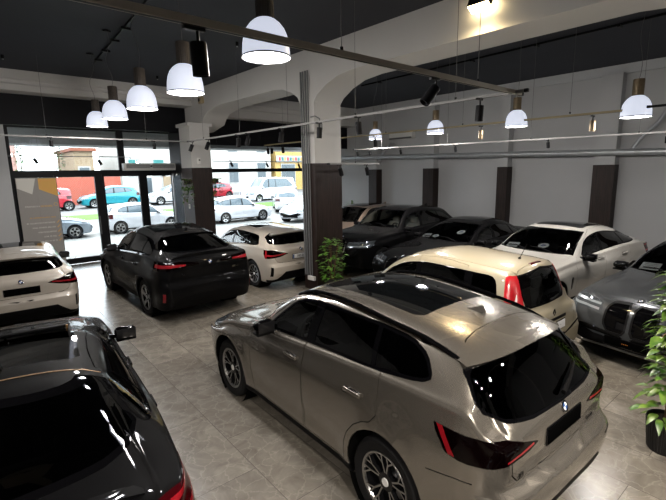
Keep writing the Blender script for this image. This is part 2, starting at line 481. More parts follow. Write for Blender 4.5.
# ================================================================ CAR PARTS
M = {}
def mats_common():
    M['tyre'] = pbr('tyre_rubber', (.009, .009, .010), .75, spec=.2, bump=.1, nscale=60)
    M['rim'] = pbr('machined_alloy', (.40, .40, .40), .28, 1.)
    M['rimdark'] = pbr('black_alloy', (.006, .006, .007), .4, 0, coat=.5, spec=.1)
    M['disc'] = pbr('brake_steel', (.25, .25, .26), .35, 1.)
    M['black'] = pbr('gloss_black_trim', (.002, .002, .0025), .5, coat=.45, spec=0)
    M['matblack'] = pbr('satin_black_plastic', (.004, .004, .0045), .6, spec=.08)
    M['void'] = pbr('dark_inner_metal', (.003, .003, .003), .9, spec=.05)
    M['lamp_red'] = pbr('red_lamp_glass', (.035, .0015, .003), .5, coat=.7, spec=0)
    M['lamp_bar'] = pbr('red_lamp_reflector', (.25, .006, .012), .4, coat=1., spec=.1)
    M['lamp_smoke'] = pbr('smoked_lamp_glass', (.0015, .0003, .0004), .5, coat=.5, spec=0)
    M['headlamp'] = pbr('headlamp_glass', (.13, .15, .17), .08, .6, coat=1.)
    M['led'] = pbr('headlamp_reflector', (.42, .47, .52), .2, .5)
    M['chrome'] = pbr('bright_chrome', (.75, .75, .76), .08, 1.)
    M['plate'] = pbr('black_plate', (.0015, .0015, .0015), .5, spec=0)
    M['platewhite'] = pbr('white_plate', (.75, .76, .78), .4)
    M['white'] = pbr('white_enamel', (.8, .8, .8), .3)
    M['blue'] = pbr('blue_enamel', (.015, .07, .24), .3)
    M['leather'] = pbr('dark_leather', (.035, .032, .030), .5, spec=.2)
    M['cream'] = pbr('cream_leather', (.62, .57, .5), .5)
    M['glass'] = glassmat('side_glass', (.62, .64, .65))
    M['glasslt'] = glassmat('clear_glass', (.6, .64, .64))
    M['privacy'] = glassmat('privacy_glass', (.035, .036, .04))
    M['screen'] = glassmat('windscreen_glass', (.30, .32, .33))
    M['rubber'] = pbr('window_rubber', (.008, .008, .008), .4)
    M['mirrorglass'] = pbr('mirror_surface', (.02, .02, .022), .05, spec=.6)
    M['card'] = pbr('white_card', (.8, .8, .8), .6)
def wheel_mesh(style, R=.352, w=.235, rr=.245, lod=1):
    """tyre (returned first), rim, brake disc – wheel axis is Y, outer face at +y"""
    n = 40 if lod else 20
    t = MB(); h = w / 2
    t.lathe(M['tyre'], [(rr - .002, -h + .02), (rr + .02, -h + .004), (R - .03, -h), (R - .008, -h + .018), (R, -h + .05), (R, h - .05), (R - .008, h - .018), (R - .03, h), (rr + .03, h - .004), (rr + .008, h - .012), (rr - .002, h - .022)], axis='Y', n=n)
    if lod: 
        for y in (-.045, 0, .045): t.lathe(M['void'], [(R + .0006, y - .004), (R + .0006, y + .004)], axis='Y', n=n)
    tyre = t
    r = MB()
    # barrel and lip (lathe axis Y runs towards -? : profile z -> +y)
    r.lathe(M['rimdark'], [(rr - .02, -h + .03), (rr - .035, 0), (rr - .03, h - .03)], axis='Y', n=n)
    r.lathe(M['rim'] if style != 'black' else M['rimdark'], [(rr - .028, h - .036), (rr - .018, h - .016), (rr - .002, h - .012), (rr + .002, h - .02)], axis='Y', n=n)
    r.lathe(M['rimdark'], [(rr - .03, -h + .05), (0, -h + .05)], axis='Y', n=n)
    face = M['rim'] if style not in ('black',) else M['rimdark']
    def spoke(a, a2, w0, w1, r0, r1, y0, y1, mt, mside):
        # tapered bar from hub radius r0 (angle a) to rim radius r1 (angle a2)
        p0 = Vector((math.cos(a) * r0, 0, math.sin(a) * r0)); p1 = Vector((math.cos(a2) * r1, 0, math.sin(a2) * r1))
        d = (p1 - p0).normalized(); s = Vector((-d.z, 0, d.x))
        q = [p0 - s * w0 / 2, p1 - s * w1 / 2, p1 + s * w1 / 2, p0 + s * w0 / 2]
        top = [r.bm.verts.new((v.x, y, v.z)) for v, y in zip(q, (y0, y1, y1, y0))]
        bot = [r.bm.verts.new((v.x + (v - c).x * .15, y - .045, v.z + (v - c).z * .15)) for v, y, c in zip(q, (y0, y1, y1, y0), (p0, p1, p1, p0))]
        f = [r.bm.faces.new(top)]; g = [r.bm.faces.new((top[i], bot[i], bot[(i + 1) % 4], top[(i + 1) % 4])) for i in range(4)]
        r._fin(f, mt, False); r._fin(g, mside, False)
    hy = h - .028
    if style == 'double':      # five pairs of Y spokes
        for k in range(5):
            a = 2 * PI * k / 5 + PI / 2
            for s in (-1, 1):
                spoke(a + s * .10, a + s * .19, .014, .014, .075, .165, hy - .012, hy - .002, face, M['rimdark'])
                spoke(a + s * .19, a + s * .42, .013, .012, .160, rr - .018, hy - .002, h - .018, face, M['rimdark'])
                spoke(a + s * .19, a + s * .13, .012, .015, .160, rr - .018, hy - .004, h - .018, face, M['rimdark'])
            spoke(a, a, .07, .05, .04, .09, hy - .016, hy - .012, M['rimdark'], M['rimdark'])
    elif style == 'multi':
        for k in range(10):
            a = 2 * PI * k / 10
            spoke(a - .03, a + .10, .020, .015, .06, rr - .016, hy - .012, h - .018, face, M['rimdark'])
            spoke(a + .03, a - .10, .020, .015, .06, rr - .016, hy - .012, h - .018, face, M['rimdark'])
    else:
        for k in range(5):
            a = 2 * PI * k / 5 + PI / 2
            spoke(a, a + .0, .075, .055, .05, rr - .016, hy - .012, h - .018, face, M['rimdark'])
            spoke(a + .03, a + .30, .03, .02, .10, rr - .016, hy - .014, h - .018, face, M['rimdark'])
    r.lathe(M['rimdark'], [(.075, hy - .05), (.072, hy - .012), (.04, hy - .006)], axis='Y', n=20)
    c = MB(); c.lathe(M['white'], [(.036, hy - .008), (.034, hy - .002), (0, hy - .001)], axis='Y', n=16)
    d = MB(); d.lathe(M['disc'], [(.165, -.02), (.165, -.005), (.06, -.005), (.06, .03), (0, .03)], axis='Y', n=24)
    d.box(M['matblack'], (.13, -.012, .03), (.07, .05, .13), bevel=.01)
    return tyre, r, c, d
WCACHE = {}
def add_wheels(root, S, cx, style='double', lod=1, cap='wheel'):
    R = S.tr; key = (style, round(R, 3), lod)
    if key not in WCACHE:
        t, r, c, d = wheel_mesh(style, R=R, rr=R * .695, lod=lod)
        WCACHE[key] = []
        for m in (t, r, c, d):
            o = m.build('tmp'); WCACHE[key].append(o.data); bpy.data.objects.remove(o)
    yo = S.W / 2 - .125
    for u in (S.fo, S.fo + S.wb):
        for s in (1, -1):
            w = bpy.data.objects.new('wheel', WCACHE[key][0]); COL.objects.link(w); w.parent = root
            w.location = (cx - u, s * yo, R); w.rotation_euler = (0, 0, 0 if s == 1 else PI)
            for nm, me in zip(('rim', 'hub_cap', 'brake_disc'), WCACHE[key][1:]):
                if not lod and nm != 'rim': continue
                o = bpy.data.objects.new(nm, me); COL.objects.link(o); o.parent = w
    # dark wheel housings
    for u in (S.fo, S.fo + S.wb):
        for s in (1, -1):
            m = MB(); m.lathe(M['void'], [(S.arch + .01, 0), (S.arch + .01, .33), (0, .33)], (cx - u, s * (S.W / 2 - .02), R), rot=Euler((PI / 2 * s, 0, 0)), n=24); m.build('wheel_housing', root)
def seat(mt, hd=True):
    m = MB()
    m.box(mt, (0, 0, .30), (.50, .50, .16), bevel=.05, seg=3); 
    m.box(mt, (-.27, 0, .62), (.13, .48, .62), rot=Euler((0, -.22, 0)), bevel=.05, seg=3)
    for s in (-1, 1):
        m.box(mt, (-.22, s * .21, .60), (.13, .09, .5), rot=Euler((0, -.22, 0)), bevel=.035); m.box(mt, (.0, s * .22, .36), (.44, .08, .12), bevel=.035)
    m.box(mt, (-.37, 0, 1.0), (.09, .26, .19), rot=Euler((0, -.15, 0)), bevel=.035, seg=3)
    m.box(M['matblack'], (-.35, 0, .88), (.02, .12, .1))
    return m
def add_interior(root, B, mt=None, seatz=.34):
    S = B.S; cx = B.cx; mt = mt or M['leather']
    m = MB()
    m.box(M['matblack'], (0, 0, .33), (2.4, S.W - .30, .06)); m.box(M['matblack'], (cx - S.cowl_u - .75 + .0, 0, .55), (1.2, .25, .35), bevel=.04)
    m.build('cabin_floor', root)
    d = MB(); x = cx - S.cowl_u - .30
    d.box(M['leather'], (x, 0, S.cowl - .16), (.46, S.W - .34, .20), bevel=.07, seg=3); d.box(M['black'], (x - .22, .12, S.cowl - .05), (.02, .62, .14), rot=Euler((0, -.2, 0)), bevel=.005)
    d.build('dashboard', root)
    w = MB(); q = Euler((0, -1.15, 0))
    c = Vector((x - .36, .37, S.cowl - .09)); pts = []
    for k in range(25):
        a = 2 * PI * k / 24; pts.append(c + q.to_matrix() @ Vector((.185 * math.cos(a), .185 * math.sin(a), 0)))
    w.tube(M['leather'], pts, .016, 8, cap=False)
    w.box(M['leather'], c, (.13, .15, .04), rot=q, bevel=.015); w.box(M['disc'], c, (.03, .34, .015), rot=q, bevel=.004); w.box(M['disc'], c + q.to_matrix() @ Vector((.09, 0, 0)), (.15, .03, .015), rot=q)
    w.cyl(M['matblack'], c, c + Vector((.25, 0, -.08)), .035)
    w.build('steering_wheel', root)
    xs = cx - S.cowl_u - 1.12
    for s in (1, -1):
        o = seat(mt).build('seat', root); o.location = (xs, s * .37, seatz - .12 + (S.H - 1.64) * .55)
    r = MB(); zz = seatz - .12 + (S.H - 1.64) * .55
    r.box(mt, (xs - .85, 0, .30), (.5, 1.25, .16), bevel=.05); r.box(mt, (xs - 1.12, 0, .60), (.13, 1.25, .6), rot=Euler((0, -.25, 0)), bevel=.05)
    for y in (-.4, .4): r.box(mt, (xs - 1.2, y, .95), (.08, .24, .15), bevel=.03)
    r.xf(Matrix.Translation((0, 0, zz))).build('rear_seat', root)
    mi = MB(); mi.box(M['black'], (cx - S.header_u + .02, 0, S.H - .20), (.03, .24, .065), bevel=.012); mi.cyl(M['black'], (cx - S.header_u + .02, 0, S.H - .18), (cx - S.header_u, 0, S.H - .1), .01); mi.build('rear_view_mirror', root)
def add_mirror(root, B, u, z, mat, body=None, big=1., dark=False):
    """door mirrors: tapered housing on a foot, with mirror glass behind"""
    S = B.S
    for s in (1, -1):
        p, n = B.side(u, z, s)
        if p is None: continue
        m = MB(); c = Vector((p.x - .02, p.y + s * .135, p.z + .045))
        m.box(mat, c, (.14, .215, .14), bevel=.048, seg=4)
        for v in m.bm.verts:      # taper towards front and outward
            d = v.co - c
            if d.x > 0: v.co.z = c.z + d.z * .72; v.co.x = c.x + d.x * (1 - .25 * abs(d.y) / .12)
            k = 1 - .22 * max(0, (d.y * s) / .12); v.co.z = c.z + (v.co.z - c.z) * k
        m.box(M['black'], (p.x + .0, p.y + s * .02, p.z + .01), (.09, .10, .035), bevel=.012); m.box(M['matblack'], (c.x - .004, c.y, c.z - .072), (.12, .20, .03), bevel=.012)
        o = m.build('side_mirror', root)
        g = MB(); g.box(M['mirrorglass'], (c.x - .076, c.y, c.z), (.004, .19, .105), bevel=.0015); g.build('mirror_glass', o)
def roundel(m, c, n, r=.04, up=None, m1=None, m2=None):
    """round blue-and-white quartered badge with a chrome and black ring"""
    n = Vector(n).normalized(); q = n.to_track_quat('Z', 'X' if abs(n.x) < .8 else 'Y').to_euler()
    Q = q.to_matrix(); c = Vector(c)
    up = Vector((0, 0, 1)) if abs(n.z) < .8 else Vector((1, 0, 0))
    a = n; x = up.cross(a).normalized(); y = a.cross(x); R = Matrix((x, y, a)).transposed(); q = R.to_euler()
    m.lathe(M['black'], [(r, -.004), (r, .003), (r * .96, .005), (r * .66, .005)], c, rot=q, n=24)
    m.lathe(M['chrome'], [(r * 1.04, -.004), (r * 1.04, .004), (r * .97, .006)], c, rot=q, n=24)
    for k in range(4): m.lathe((m1 or M['blue']) if k % 2 else (m2 or M['white']), [(0, .005), (r * .66, .0052)], c, rot=q, n=6, a0=k * PI / 2, a1=(k + 1) * PI / 2)
def text_obj(txt, size, mat, loc, rotm, parent, name='lettering', ext=.002, align='CENTER', sx=1.):
    cu = bpy.data.curves.new(name, 'FONT'); cu.body = txt; cu.size = size; cu.extrude = ext; cu.align_x = align; cu.align_y = 'CENTER'
    o = bpy.data.objects.new('tmp', cu); COL.objects.link(o)
    dg = bpy.context.evaluated_depsgraph_get(); me = bpy.data.meshes.new_from_object(o.evaluated_get(dg))
    bpy.data.objects.remove(o)
    me.materials.clear(); me.materials.append(mat); me.transform(Matrix.Diagonal((sx, 1, 1, 1)))
    o = bpy.data.objects.new(name, me); COL.objects.link(o); o.parent = parent
    o.matrix_local = Matrix.Translation(Vector(loc)) @ rotm.to_4x4(); return o
def frame_of(n, up=(0, 0, 1)):
    a = Vector(n).normalized(); x = Vector(up).cross(a).normalized(); y = a.cross(x); return Matrix((x, y, a)).transposed()

def standard_cuts(B, c):
    """side windows, doors, screens, lights; c: dict of options"""
    S = B.S; L = S.L; ra = S.fo + S.wb
    hw = S.W / 2
    # wheel arches
    cab = lambda f: f.calc_center_median().y > .5 * hw
    for u in (S.fo, ra):
        n = 28; P = [(u + S.arch * math.cos(2 * PI * k / n), S.tr + .01 + S.arch * math.sin(2 * PI * k / n)) for k in range(n)]
        if c.get('clad'):
            P2 = [(u + (S.arch + .05) * math.cos(2 * PI * k / n), S.tr + .01 + (S.arch + .045) * math.sin(2 * PI * k / n)) for k in range(n)]
            B.region('clad', [('S', P2)], cab)
        B.region('HOLE', [('S', P)], cab)
    # sill strip / lower cladding
    zc = c.get('sill', .30)
    B.region('clad', [('S', [(S.fo + S.arch - .05, 0), (ra - S.arch + .05, 0), (ra - S.arch + .02, zc), (S.fo + S.arch - .02, zc)])], cab, only=['body'])
    # doors
    top = lambda u: B.edge(u) + .06
    d1, d2, d3 = c['doors']            # u of front shut line, B line, rear shut line (at belt)
    zl = zc + .015
    ar = [(ra + (S.arch + .055) * math.cos(t), S.tr + .01 + (S.arch + .055) * math.sin(t)) for t in (2.85, 2.6, 2.3, 2.05, 1.85)]
    fd = [(d1 + .02, zl), (d1 - .02, .55), (d1, S.belt0 - .03), (d1 + .18, S.belt0 + .06), (S.header_u + .02, top(S.header_u) - .06), (S.header_u + .25, top(S.header_u + .25) - .03), (d2, top(d2) - .03), (d2, S.belt0), (d2 + .0, .7), (d2 - .02, zl)]
    side = lambda f: f.calc_center_median().y > .45 * hw and f.normal.y > .15 or (f.calc_center_median().y > .8 * hw)
    B.region('door_front', [('S', fd)], side, gap=c.get('gap', .0035), only=['body'])
    if d3:
        rd = [(d2 + .004, zl), (d2 + .004, .7), (d2 + .004, top(d2) - .03)] + [(u, top(u) - .03) for u in (d2 + .25, d2 + .5) if u < d3 - .2] + [(d3 - .12, top(d3 - .12) - .05), (d3, S.belt1 - .02), (d3 + .01, .90)] + [p for p in ar[::-1] if p[0] < d3 + .02] + [(ar[0][0] - .02, zl)]
        B.region('door_rear', [('S', rd)], side, gap=c.get('gap', .0035), only=['body'])
    # side glass
    dlo = c['dlo']
    dlo = chaikin(dlo, 1, .2)
    allside = lambda f: f.calc_center_median().y > .4 * hw and f.normal.y > .12
    on = ['body', 'door_front', 'door_rear', 'GAP']
    B.region('dlo', [('S', dlo)], allside, only=on)
    pin = inset(dlo, c.get('frame', .022))
    cuts = c['pillars']                # list of ((u_bottom,u_top) left edge, (u_bottom,u_top) right edge)
    z0, z1 = S.belt0 - .3, S.H + .1
    def X(t, z): # line through given u at belt and at roof
        zb, zt = S.belt0, S.H - .1; return t[0] + (t[1] - t[0]) * (z - zb) / (zt - zb)
    prev = None; k = 0
    for i in range(len(cuts) + 1):
        p = pin
        if i > 0:
            t = cuts[i - 1][1]; p = clip(p, (X(t, z1), z1), (X(t, z0), z0))
        if i < len(cuts):
            t = cuts[i][0]; p = clip(p, (X(t, z0), z0), (X(t, z1), z1))
        if len(p) > 2 and abs(area(p)) > .004: B.region('glass_%d' % i, [('S', p)], allside, only=['dlo'])
    # windscreen
    cw = c.get('ws_w', .74); rw = c.get('ws_t', .60)
    ws = [(S.cowl_u + .02, 0), (S.cowl_u + .04, .4 * cw), (S.cowl_u + .10, .8 * cw), (S.cowl_u + .17, cw)]
    ws += [(S.cowl_u + .17 + (S.header_u + .10 - S.cowl_u - .17) * t, cw + (rw - cw) * t) for t in (.33, .66)] + [(S.header_u + .10, rw), (S.header_u + .05, rw * .93), (S.header_u - .01, rw * .5), (S.header_u - .03, 0)]
    ws = ws + [(ws[-1][0], -.1), (ws[0][0], -.1)]
    B.region('frit', [('T', ws)], lambda f: f.normal.z > .1, only=['body'])
    wi = inset(ws, .03); B.region('glass_ws', [('T', wi)], lambda f: f.normal.z > .1, only=['frit'])
    # cowl strip
    # bonnet
    hu = c.get('hood_u', .22)
    hd = [(hu, -.1), (hu, .3 * hw), (hu + .04, .55 * hw), (hu + .25, .80 * hw), (.9, .815 * hw), (S.cowl_u + .05, .81 * hw), (S.cowl_u + .07, .6 * hw), (S.cowl_u - .03, .4 * hw), (S.cowl_u - .045, -.1)]
    B.region('bonnet', [('T', hd)], lambda f: f.normal.z > .3, gap=.003, only=['body'])
    # sunroof
    if c.get('sunroof'):
        a, b, w = c['sunroof']
        B.region('sunroof', [('T', chaikin([(a, -w), (b, -w), (b, w), (a, w)], 1, .06))], lambda f: f.normal.z > .5, only=['body'])
    # rear screen, drawn from behind
    if c.get('rear_glass'):
        P = c['rear_glass']; P = [(-.1, P[0][1])] + P + [(-.1, P[-1][1])]
        ub = c.get('rg_u', S.roofend_u - .15)
        rs = lambda f: f.calc_center_median().x > ub and f.normal.x > -.1
        B.region('rframe', [('E', P)], rs, only=['body', 'dlo'])
        B.region('glass_rear', [('E', inset(P, c.get('rg_frame', .022)))], rs, only=['rframe'])
    # lamps
    for nm, lst in c.get('lamps', {}).items():
        for q, polys in enumerate(lst):
            B.region(nm if not q else nm + '~%d' % q, polys, lambda f: f.calc_center_median().y > .0, only=['body', 'clad', 'bonnet'] + [x for x in c.get('lamps', {}) if x != nm])
    for nm, polys, only in c.get('extra', []): B.region(nm, polys, None, only=only)
    for ax, pts, fil in c.get('lines', []): B.line(ax, pts, c.get('line_w', .006), sel=fil)

def finish_car(name, B, c, mat, clad=None, rest=None):
    """emit all body parts under one Empty at the car's base"""
    S = B.S; root = empty(name)
    mats = {'body': (mat, 'C', 'body_shell', 0, .012), 'clad': (clad or M['matblack'], 'C', 'lower_cladding', -.004, .02), 'door_front': (mat, 'P', 'front_door', 0, .012), 'door_rear': (mat, 'P', 'rear_door', 0, .012),
            'dlo': (M['black'], 'P', 'window_frame', -.001, .02), 'frit': (M['black'], 'C', 'windscreen_frame', .001, .004), 'glass_ws': (c.get('ws_mat', M['screen']), 'C', 'windscreen', .003, 0),
            'bonnet': (mat, 'C', 'bonnet', 0, .012), 'sunroof': (c.get('sr_mat', M['black']), 'C', 'sunroof', 0.001, .01), 'rframe': (c.get('rf_mat', M['black']), 'C', 'rear_window_frame', 0, .015),
            'glass_rear': (c.get('rg_mat', M['privacy']), 'C', 'rear_window', .002, 0), 'tail': (M['lamp_smoke'], 'P', 'tail_lamp', -.003, .02), 'tailred': (M['lamp_red'], 'P', 'tail_lamp', -.003, .02), 'tailbar': (M['lamp_bar'], 'P', 'lamp_strip', -.004, .01),
            'head': (M['headlamp'], 'P', 'headlamp', .002, .01), 'led': (M['led'], 'P', 'lamp_strip', .001, .01), 'grille': (M['matblack'], 'C', 'lower_grille', .012, .02), 'kidney': (M['black'], 'P', 'grille', .006, .03),
            'kframe': (M['chrome'], 'P', 'grille_frame', -.006, .03), 'diffuser': (M['matblack'], 'C', 'rear_diffuser', .0, .02), 'spoiler': (mat, 'C', 'roof_spoiler', -.004, .02), 'tailgate': (mat, 'C', 'tailgate', 0, .012),
            'glossroof': (M['black'], 'C', 'roof_panel', 0, .01), 'vent': (M['matblack'], 'P', 'bumper_vent', .01, .03), 'silver': (c.get('silver_mat', M['rim']), 'C', 'bumper_trim', -.005, .015), 'reflector': (M['lamp_bar'], 'P', 'reflector', -.003, .01)}
    gm = c.get('glass_mats', {})
    for i in range(6): mats['glass_%d' % i] = (gm.get(i, M['privacy'] if i else M['glass']), 'P', 'side_window', .003, 0)
    mats.update(c.get('mats', {}))
    for k in list(B.names):
        if '~' in k: mats[k] = mats[k.split('~')[0]]
    out = B.emit(mats, liner=M['void'])
    par = {'tailbar': 'tail', 'kframe': 'kidney', 'led': 'head', 'spoiler': None}
    for k0, obs in out.items():
        k = k0.split('~')[0]
        for i, o in enumerate(obs):
            p = par.get(k)
            if p and p in out and len(out[p]) == len(obs): o.parent = out[p][i]
            elif k == 'tailbar' and 'tailred' in out: o.parent = out['tailred'][i]
            else: o.parent = root
    B.out = out; B.root = root
    return root
def add_handles(B, us, z, mat, zs=None):
    S = B.S
    for k, u in enumerate(us):
        for i, s in enumerate((1, -1)):
            p, n = B.side(u, z, s)
            if p is None: continue
            dn = 'door_front' if k == 0 else 'door_rear'
            par = B.out.get(dn, [B.root, B.root])[i if len(B.out.get(dn, [1, 1])) > 1 else 0]
            if not isinstance(par, bpy.types.Object): par = B.root
            m = MB(); m.box(M['black'], (p.x, p.y - s * .002, p.z), (.20, .012, .05), bevel=.005)
            m.box(mat, (p.x - .005, p.y + s * .018, p.z + .006), (.205, .018, .032), bevel=.008, seg=3)
            for e in (-.085, .085): m.box(mat, (p.x + e, p.y + s * .006, p.z + .006), (.03, .03, .026), bevel=.006)
            m.build('door_handle', par)
def add_plate(B, end, z, mat, txt=None, tmat=None, w=.52, h=.11, parent=None, eu=False):
    p, n = (B.rear if end == 'rear' else B.front)(0, z); n = Vector((n.x, 0, n.z)).normalized()
    if (n.x > 0) != (end == 'front'): n = -n
    R = frame_of(n); m = MB(); m.box(mat, (0, 0, .008), (w, h, .012), bevel=.004); m.box(M['black'], (0, 0, .003), (w + .02, h + .02, .010), bevel=.004)
    if eu: m.box(M['blue'], (-w / 2 + .022, 0, .0135), (.04, h - .01, .003))
    m.xf(Matrix.Translation(p) @ R.to_4x4())
    o = m.build('number_plate', parent or B.root)
    if txt: text_obj(txt, h * .8, tmat or M['rim'], p + n * .0155, R, o, 'plate_lettering', .0006, sx=.95)
    return p, n
def add_badge(B, end, z, r=.041, parent=None):
    p, n = (B.rear if end == 'rear' else B.front)(0, z); n = Vector((n.x, 0, n.z)).normalized()
    m = MB(); roundel(m, p + n * .002, n, r); return m.build('badge', parent or B.root)
def add_fin(B, u, mat):
    p, n = B.roof(u, 0); m = MB()
    pr = [(.10, 0), (.02, .022), (-.05, .055), (-.085, .058), (-.09, 0)]
    for w, k in ((.022, 1.),):
        a = [m.bm.verts.new((p.x + x, -w * (1 - .75 * z / .06), p.z - .004 + z)) for x, z in pr]; b = [m.bm.verts.new((p.x + x, w * (1 - .75 * z / .06), p.z - .004 + z)) for x, z in pr]
        fs = [m.bm.faces.new(a), m.bm.faces.new(b[::-1])] + [m.bm.faces.new((a[i], b[i], b[(i + 1) % 5], a[(i + 1) % 5])) for i in range(5)]
        m._fin(fs, mat, False)
    return m.build('roof_antenna', B.root)
def add_rails(B, u0, u1, y, mat):
    for s in (1, -1):
        pts = []
        for k in range(15):
            t = k / 14; u = u0 + (u1 - u0) * t; p, n = B.roof(u, s * (y - .02 * abs(2 * t - 1) ** 2))
            if p is None: continue
            h = .038 * min(1, 6 * t, 6 * (1 - t)); pts.append(p + Vector((0, 0, h)))
        m = MB(); m.tube(mat, pts, .017, 8)
        for k in (2, 12): m.box(mat, pts[k] - Vector((0, 0, .02)), (.09, .026, .04), bevel=.008)
        m.build('roof_rail', B.root)
# ================================================================ CAR TYPES
def auto_dlo(B, tail, lift=.03, drop=.045, ua=.30):
    """side-window outline following belt and cantrail; tail: closing points at the rear, bottom to top"""
    S = B.S; u0 = S.cowl_u + ua; ud = tail[0][0]; ut = tail[-1][0]
    bot = [(u0 + (ud - u0) * k / 5, B.zs(u0 + (ud - u0) * k / 5) + lift) for k in range(5)]
    us = [S.header_u + .16 + (ut - S.header_u - .16) * k / 5 for k in range(5)][::-1]
    topp = [(u, B.edge(u) - drop) for u in us]
    front = [(u, B.edge(u) - drop + .0) for u in (S.header_u - .02, (u0 + S.header_u) / 2)]
    front = [p for p in front if p[1] > B.zs(p[0]) + lift + .02]
    return bot + list(tail) + topp + front
def box(u0, z0, u1, z1): return ('S', [(u0, z0), (u1, z0), (u1, z1), (u0, z1)])
def spoiler(B, w, u0, u1, ztip, mat, name='roof_spoiler', drop=.05, sag=.045, lipu=.1):
    m = MB(); top = []
    for k in range(21):
        y = -w + 2 * w * k / 20; e = abs(y) / w
        p, n = B.roof(u0 + .02 * e, y * .96); q = Vector((B.cx - (u1 - lipu * e ** 3), y, ztip - sag * e ** 2))
        mid = (p + q) / 2 + Vector((0, 0, .008))
        top.append((p + Vector((0, 0, .002)), mid, q, q + Vector((.025, 0, -.028)), Vector((B.cx - (u1 - .18), y * .94, ztip - drop - sag * e ** 2))))
    for a, b in zip(top, top[1:]):
        va = [m.bm.verts.new(v) for v in a]; vb = [m.bm.verts.new(v) for v in b]
        for k in range(4): m._fin([m.bm.faces.new((va[k], va[k + 1], vb[k + 1], vb[k]))], mat, True)
    for a in (top[0], top[-1]): m._fin([m.bm.faces.new([m.bm.verts.new(v) for v in a])], mat, False)
    bmesh.ops.remove_doubles(m.bm, verts=m.bm.verts[:], dist=1e-5)
    return m.build(name, B.root)
def ducktail(B, u, w, h, mat):
    m = MB(); rows = []
    for k in range(21):
        y = -w + 2 * w * k / 20; e = abs(y) / w; p, n = B.roof(u - .03 * e ** 2, y)
        rows.append((p + Vector((.10, 0, .0)), p + Vector((.0, 0, h * (1 - e ** 4))), p + Vector((-.05, 0, h * 1.1 * (1 - e ** 4))), p + Vector((-.045, 0, -.02))))
    for a, b in zip(rows, rows[1:]):
        va = [m.bm.verts.new(v) for v in a]; vb = [m.bm.verts.new(v) for v in b]
        for k in range(3): m._fin([m.bm.faces.new((va[k], va[k + 1], vb[k + 1], vb[k]))], mat, True)
    bmesh.ops.remove_doubles(m.bm, verts=m.bm.verts[:], dist=1e-5)
    return m.build('rear_spoiler', B.root)
def rear_rect(B, name, y0, y1, z0, z1, mat, parent=None, t=.012):
    p, n = B.rear((y0 + y1) / 2, (z0 + z1) / 2); m = MB(); m.box(mat, (p.x - t / 2, (y0 + y1) / 2, (z0 + z1) / 2), (t, abs(y1 - y0), z1 - z0), bevel=.004); return m.build(name, parent or B.root)
def end_text(B, end, y, z, txt, size, mat, parent=None):
    p, n = (B.rear if end == 'rear' else B.front)(y, z)
    if p is None: return
    n = Vector((n.x, n.y, 0)).normalized()
    if (n.x > 0) != (end == 'front'): n = -n
    return text_obj(txt, size, mat, p + n * .004, frame_of(n), parent or B.root, 'model_badge', .002)
def wiper(B, z, mat, y1=-.36, z1=None):
    p, n = B.rear(0, z); q, n2 = B.rear(y1, z1 or z + .10)
    if p is None or q is None: return
    m = MB(); n.x = -abs(n.x); n2.x = -abs(n2.x); m.tube(mat, [p + n * .03, (p + q) / 2 + n * .035, q + n2 * .018], [.02, .012, .007]); m.build('rear_wiper', B.root)
def front_wipers(B):
    S = B.S; m = []
    for y0, y1 in ((.45, -.08), (-.12, -.58)):
        a, n = B.roof(S.cowl_u + .06, y0); b, n2 = B.roof(S.cowl_u + .16, y1)
        w = MB(); w.tube(M['matblack'], [a + Vector((0, 0, .012)), (a + b) / 2 + Vector((0, 0, .05)), b + Vector((0, 0, .02))], [.012, .010, .006]); w.build('windscreen_wiper', B.root)
BMWREAR = lambda f: True
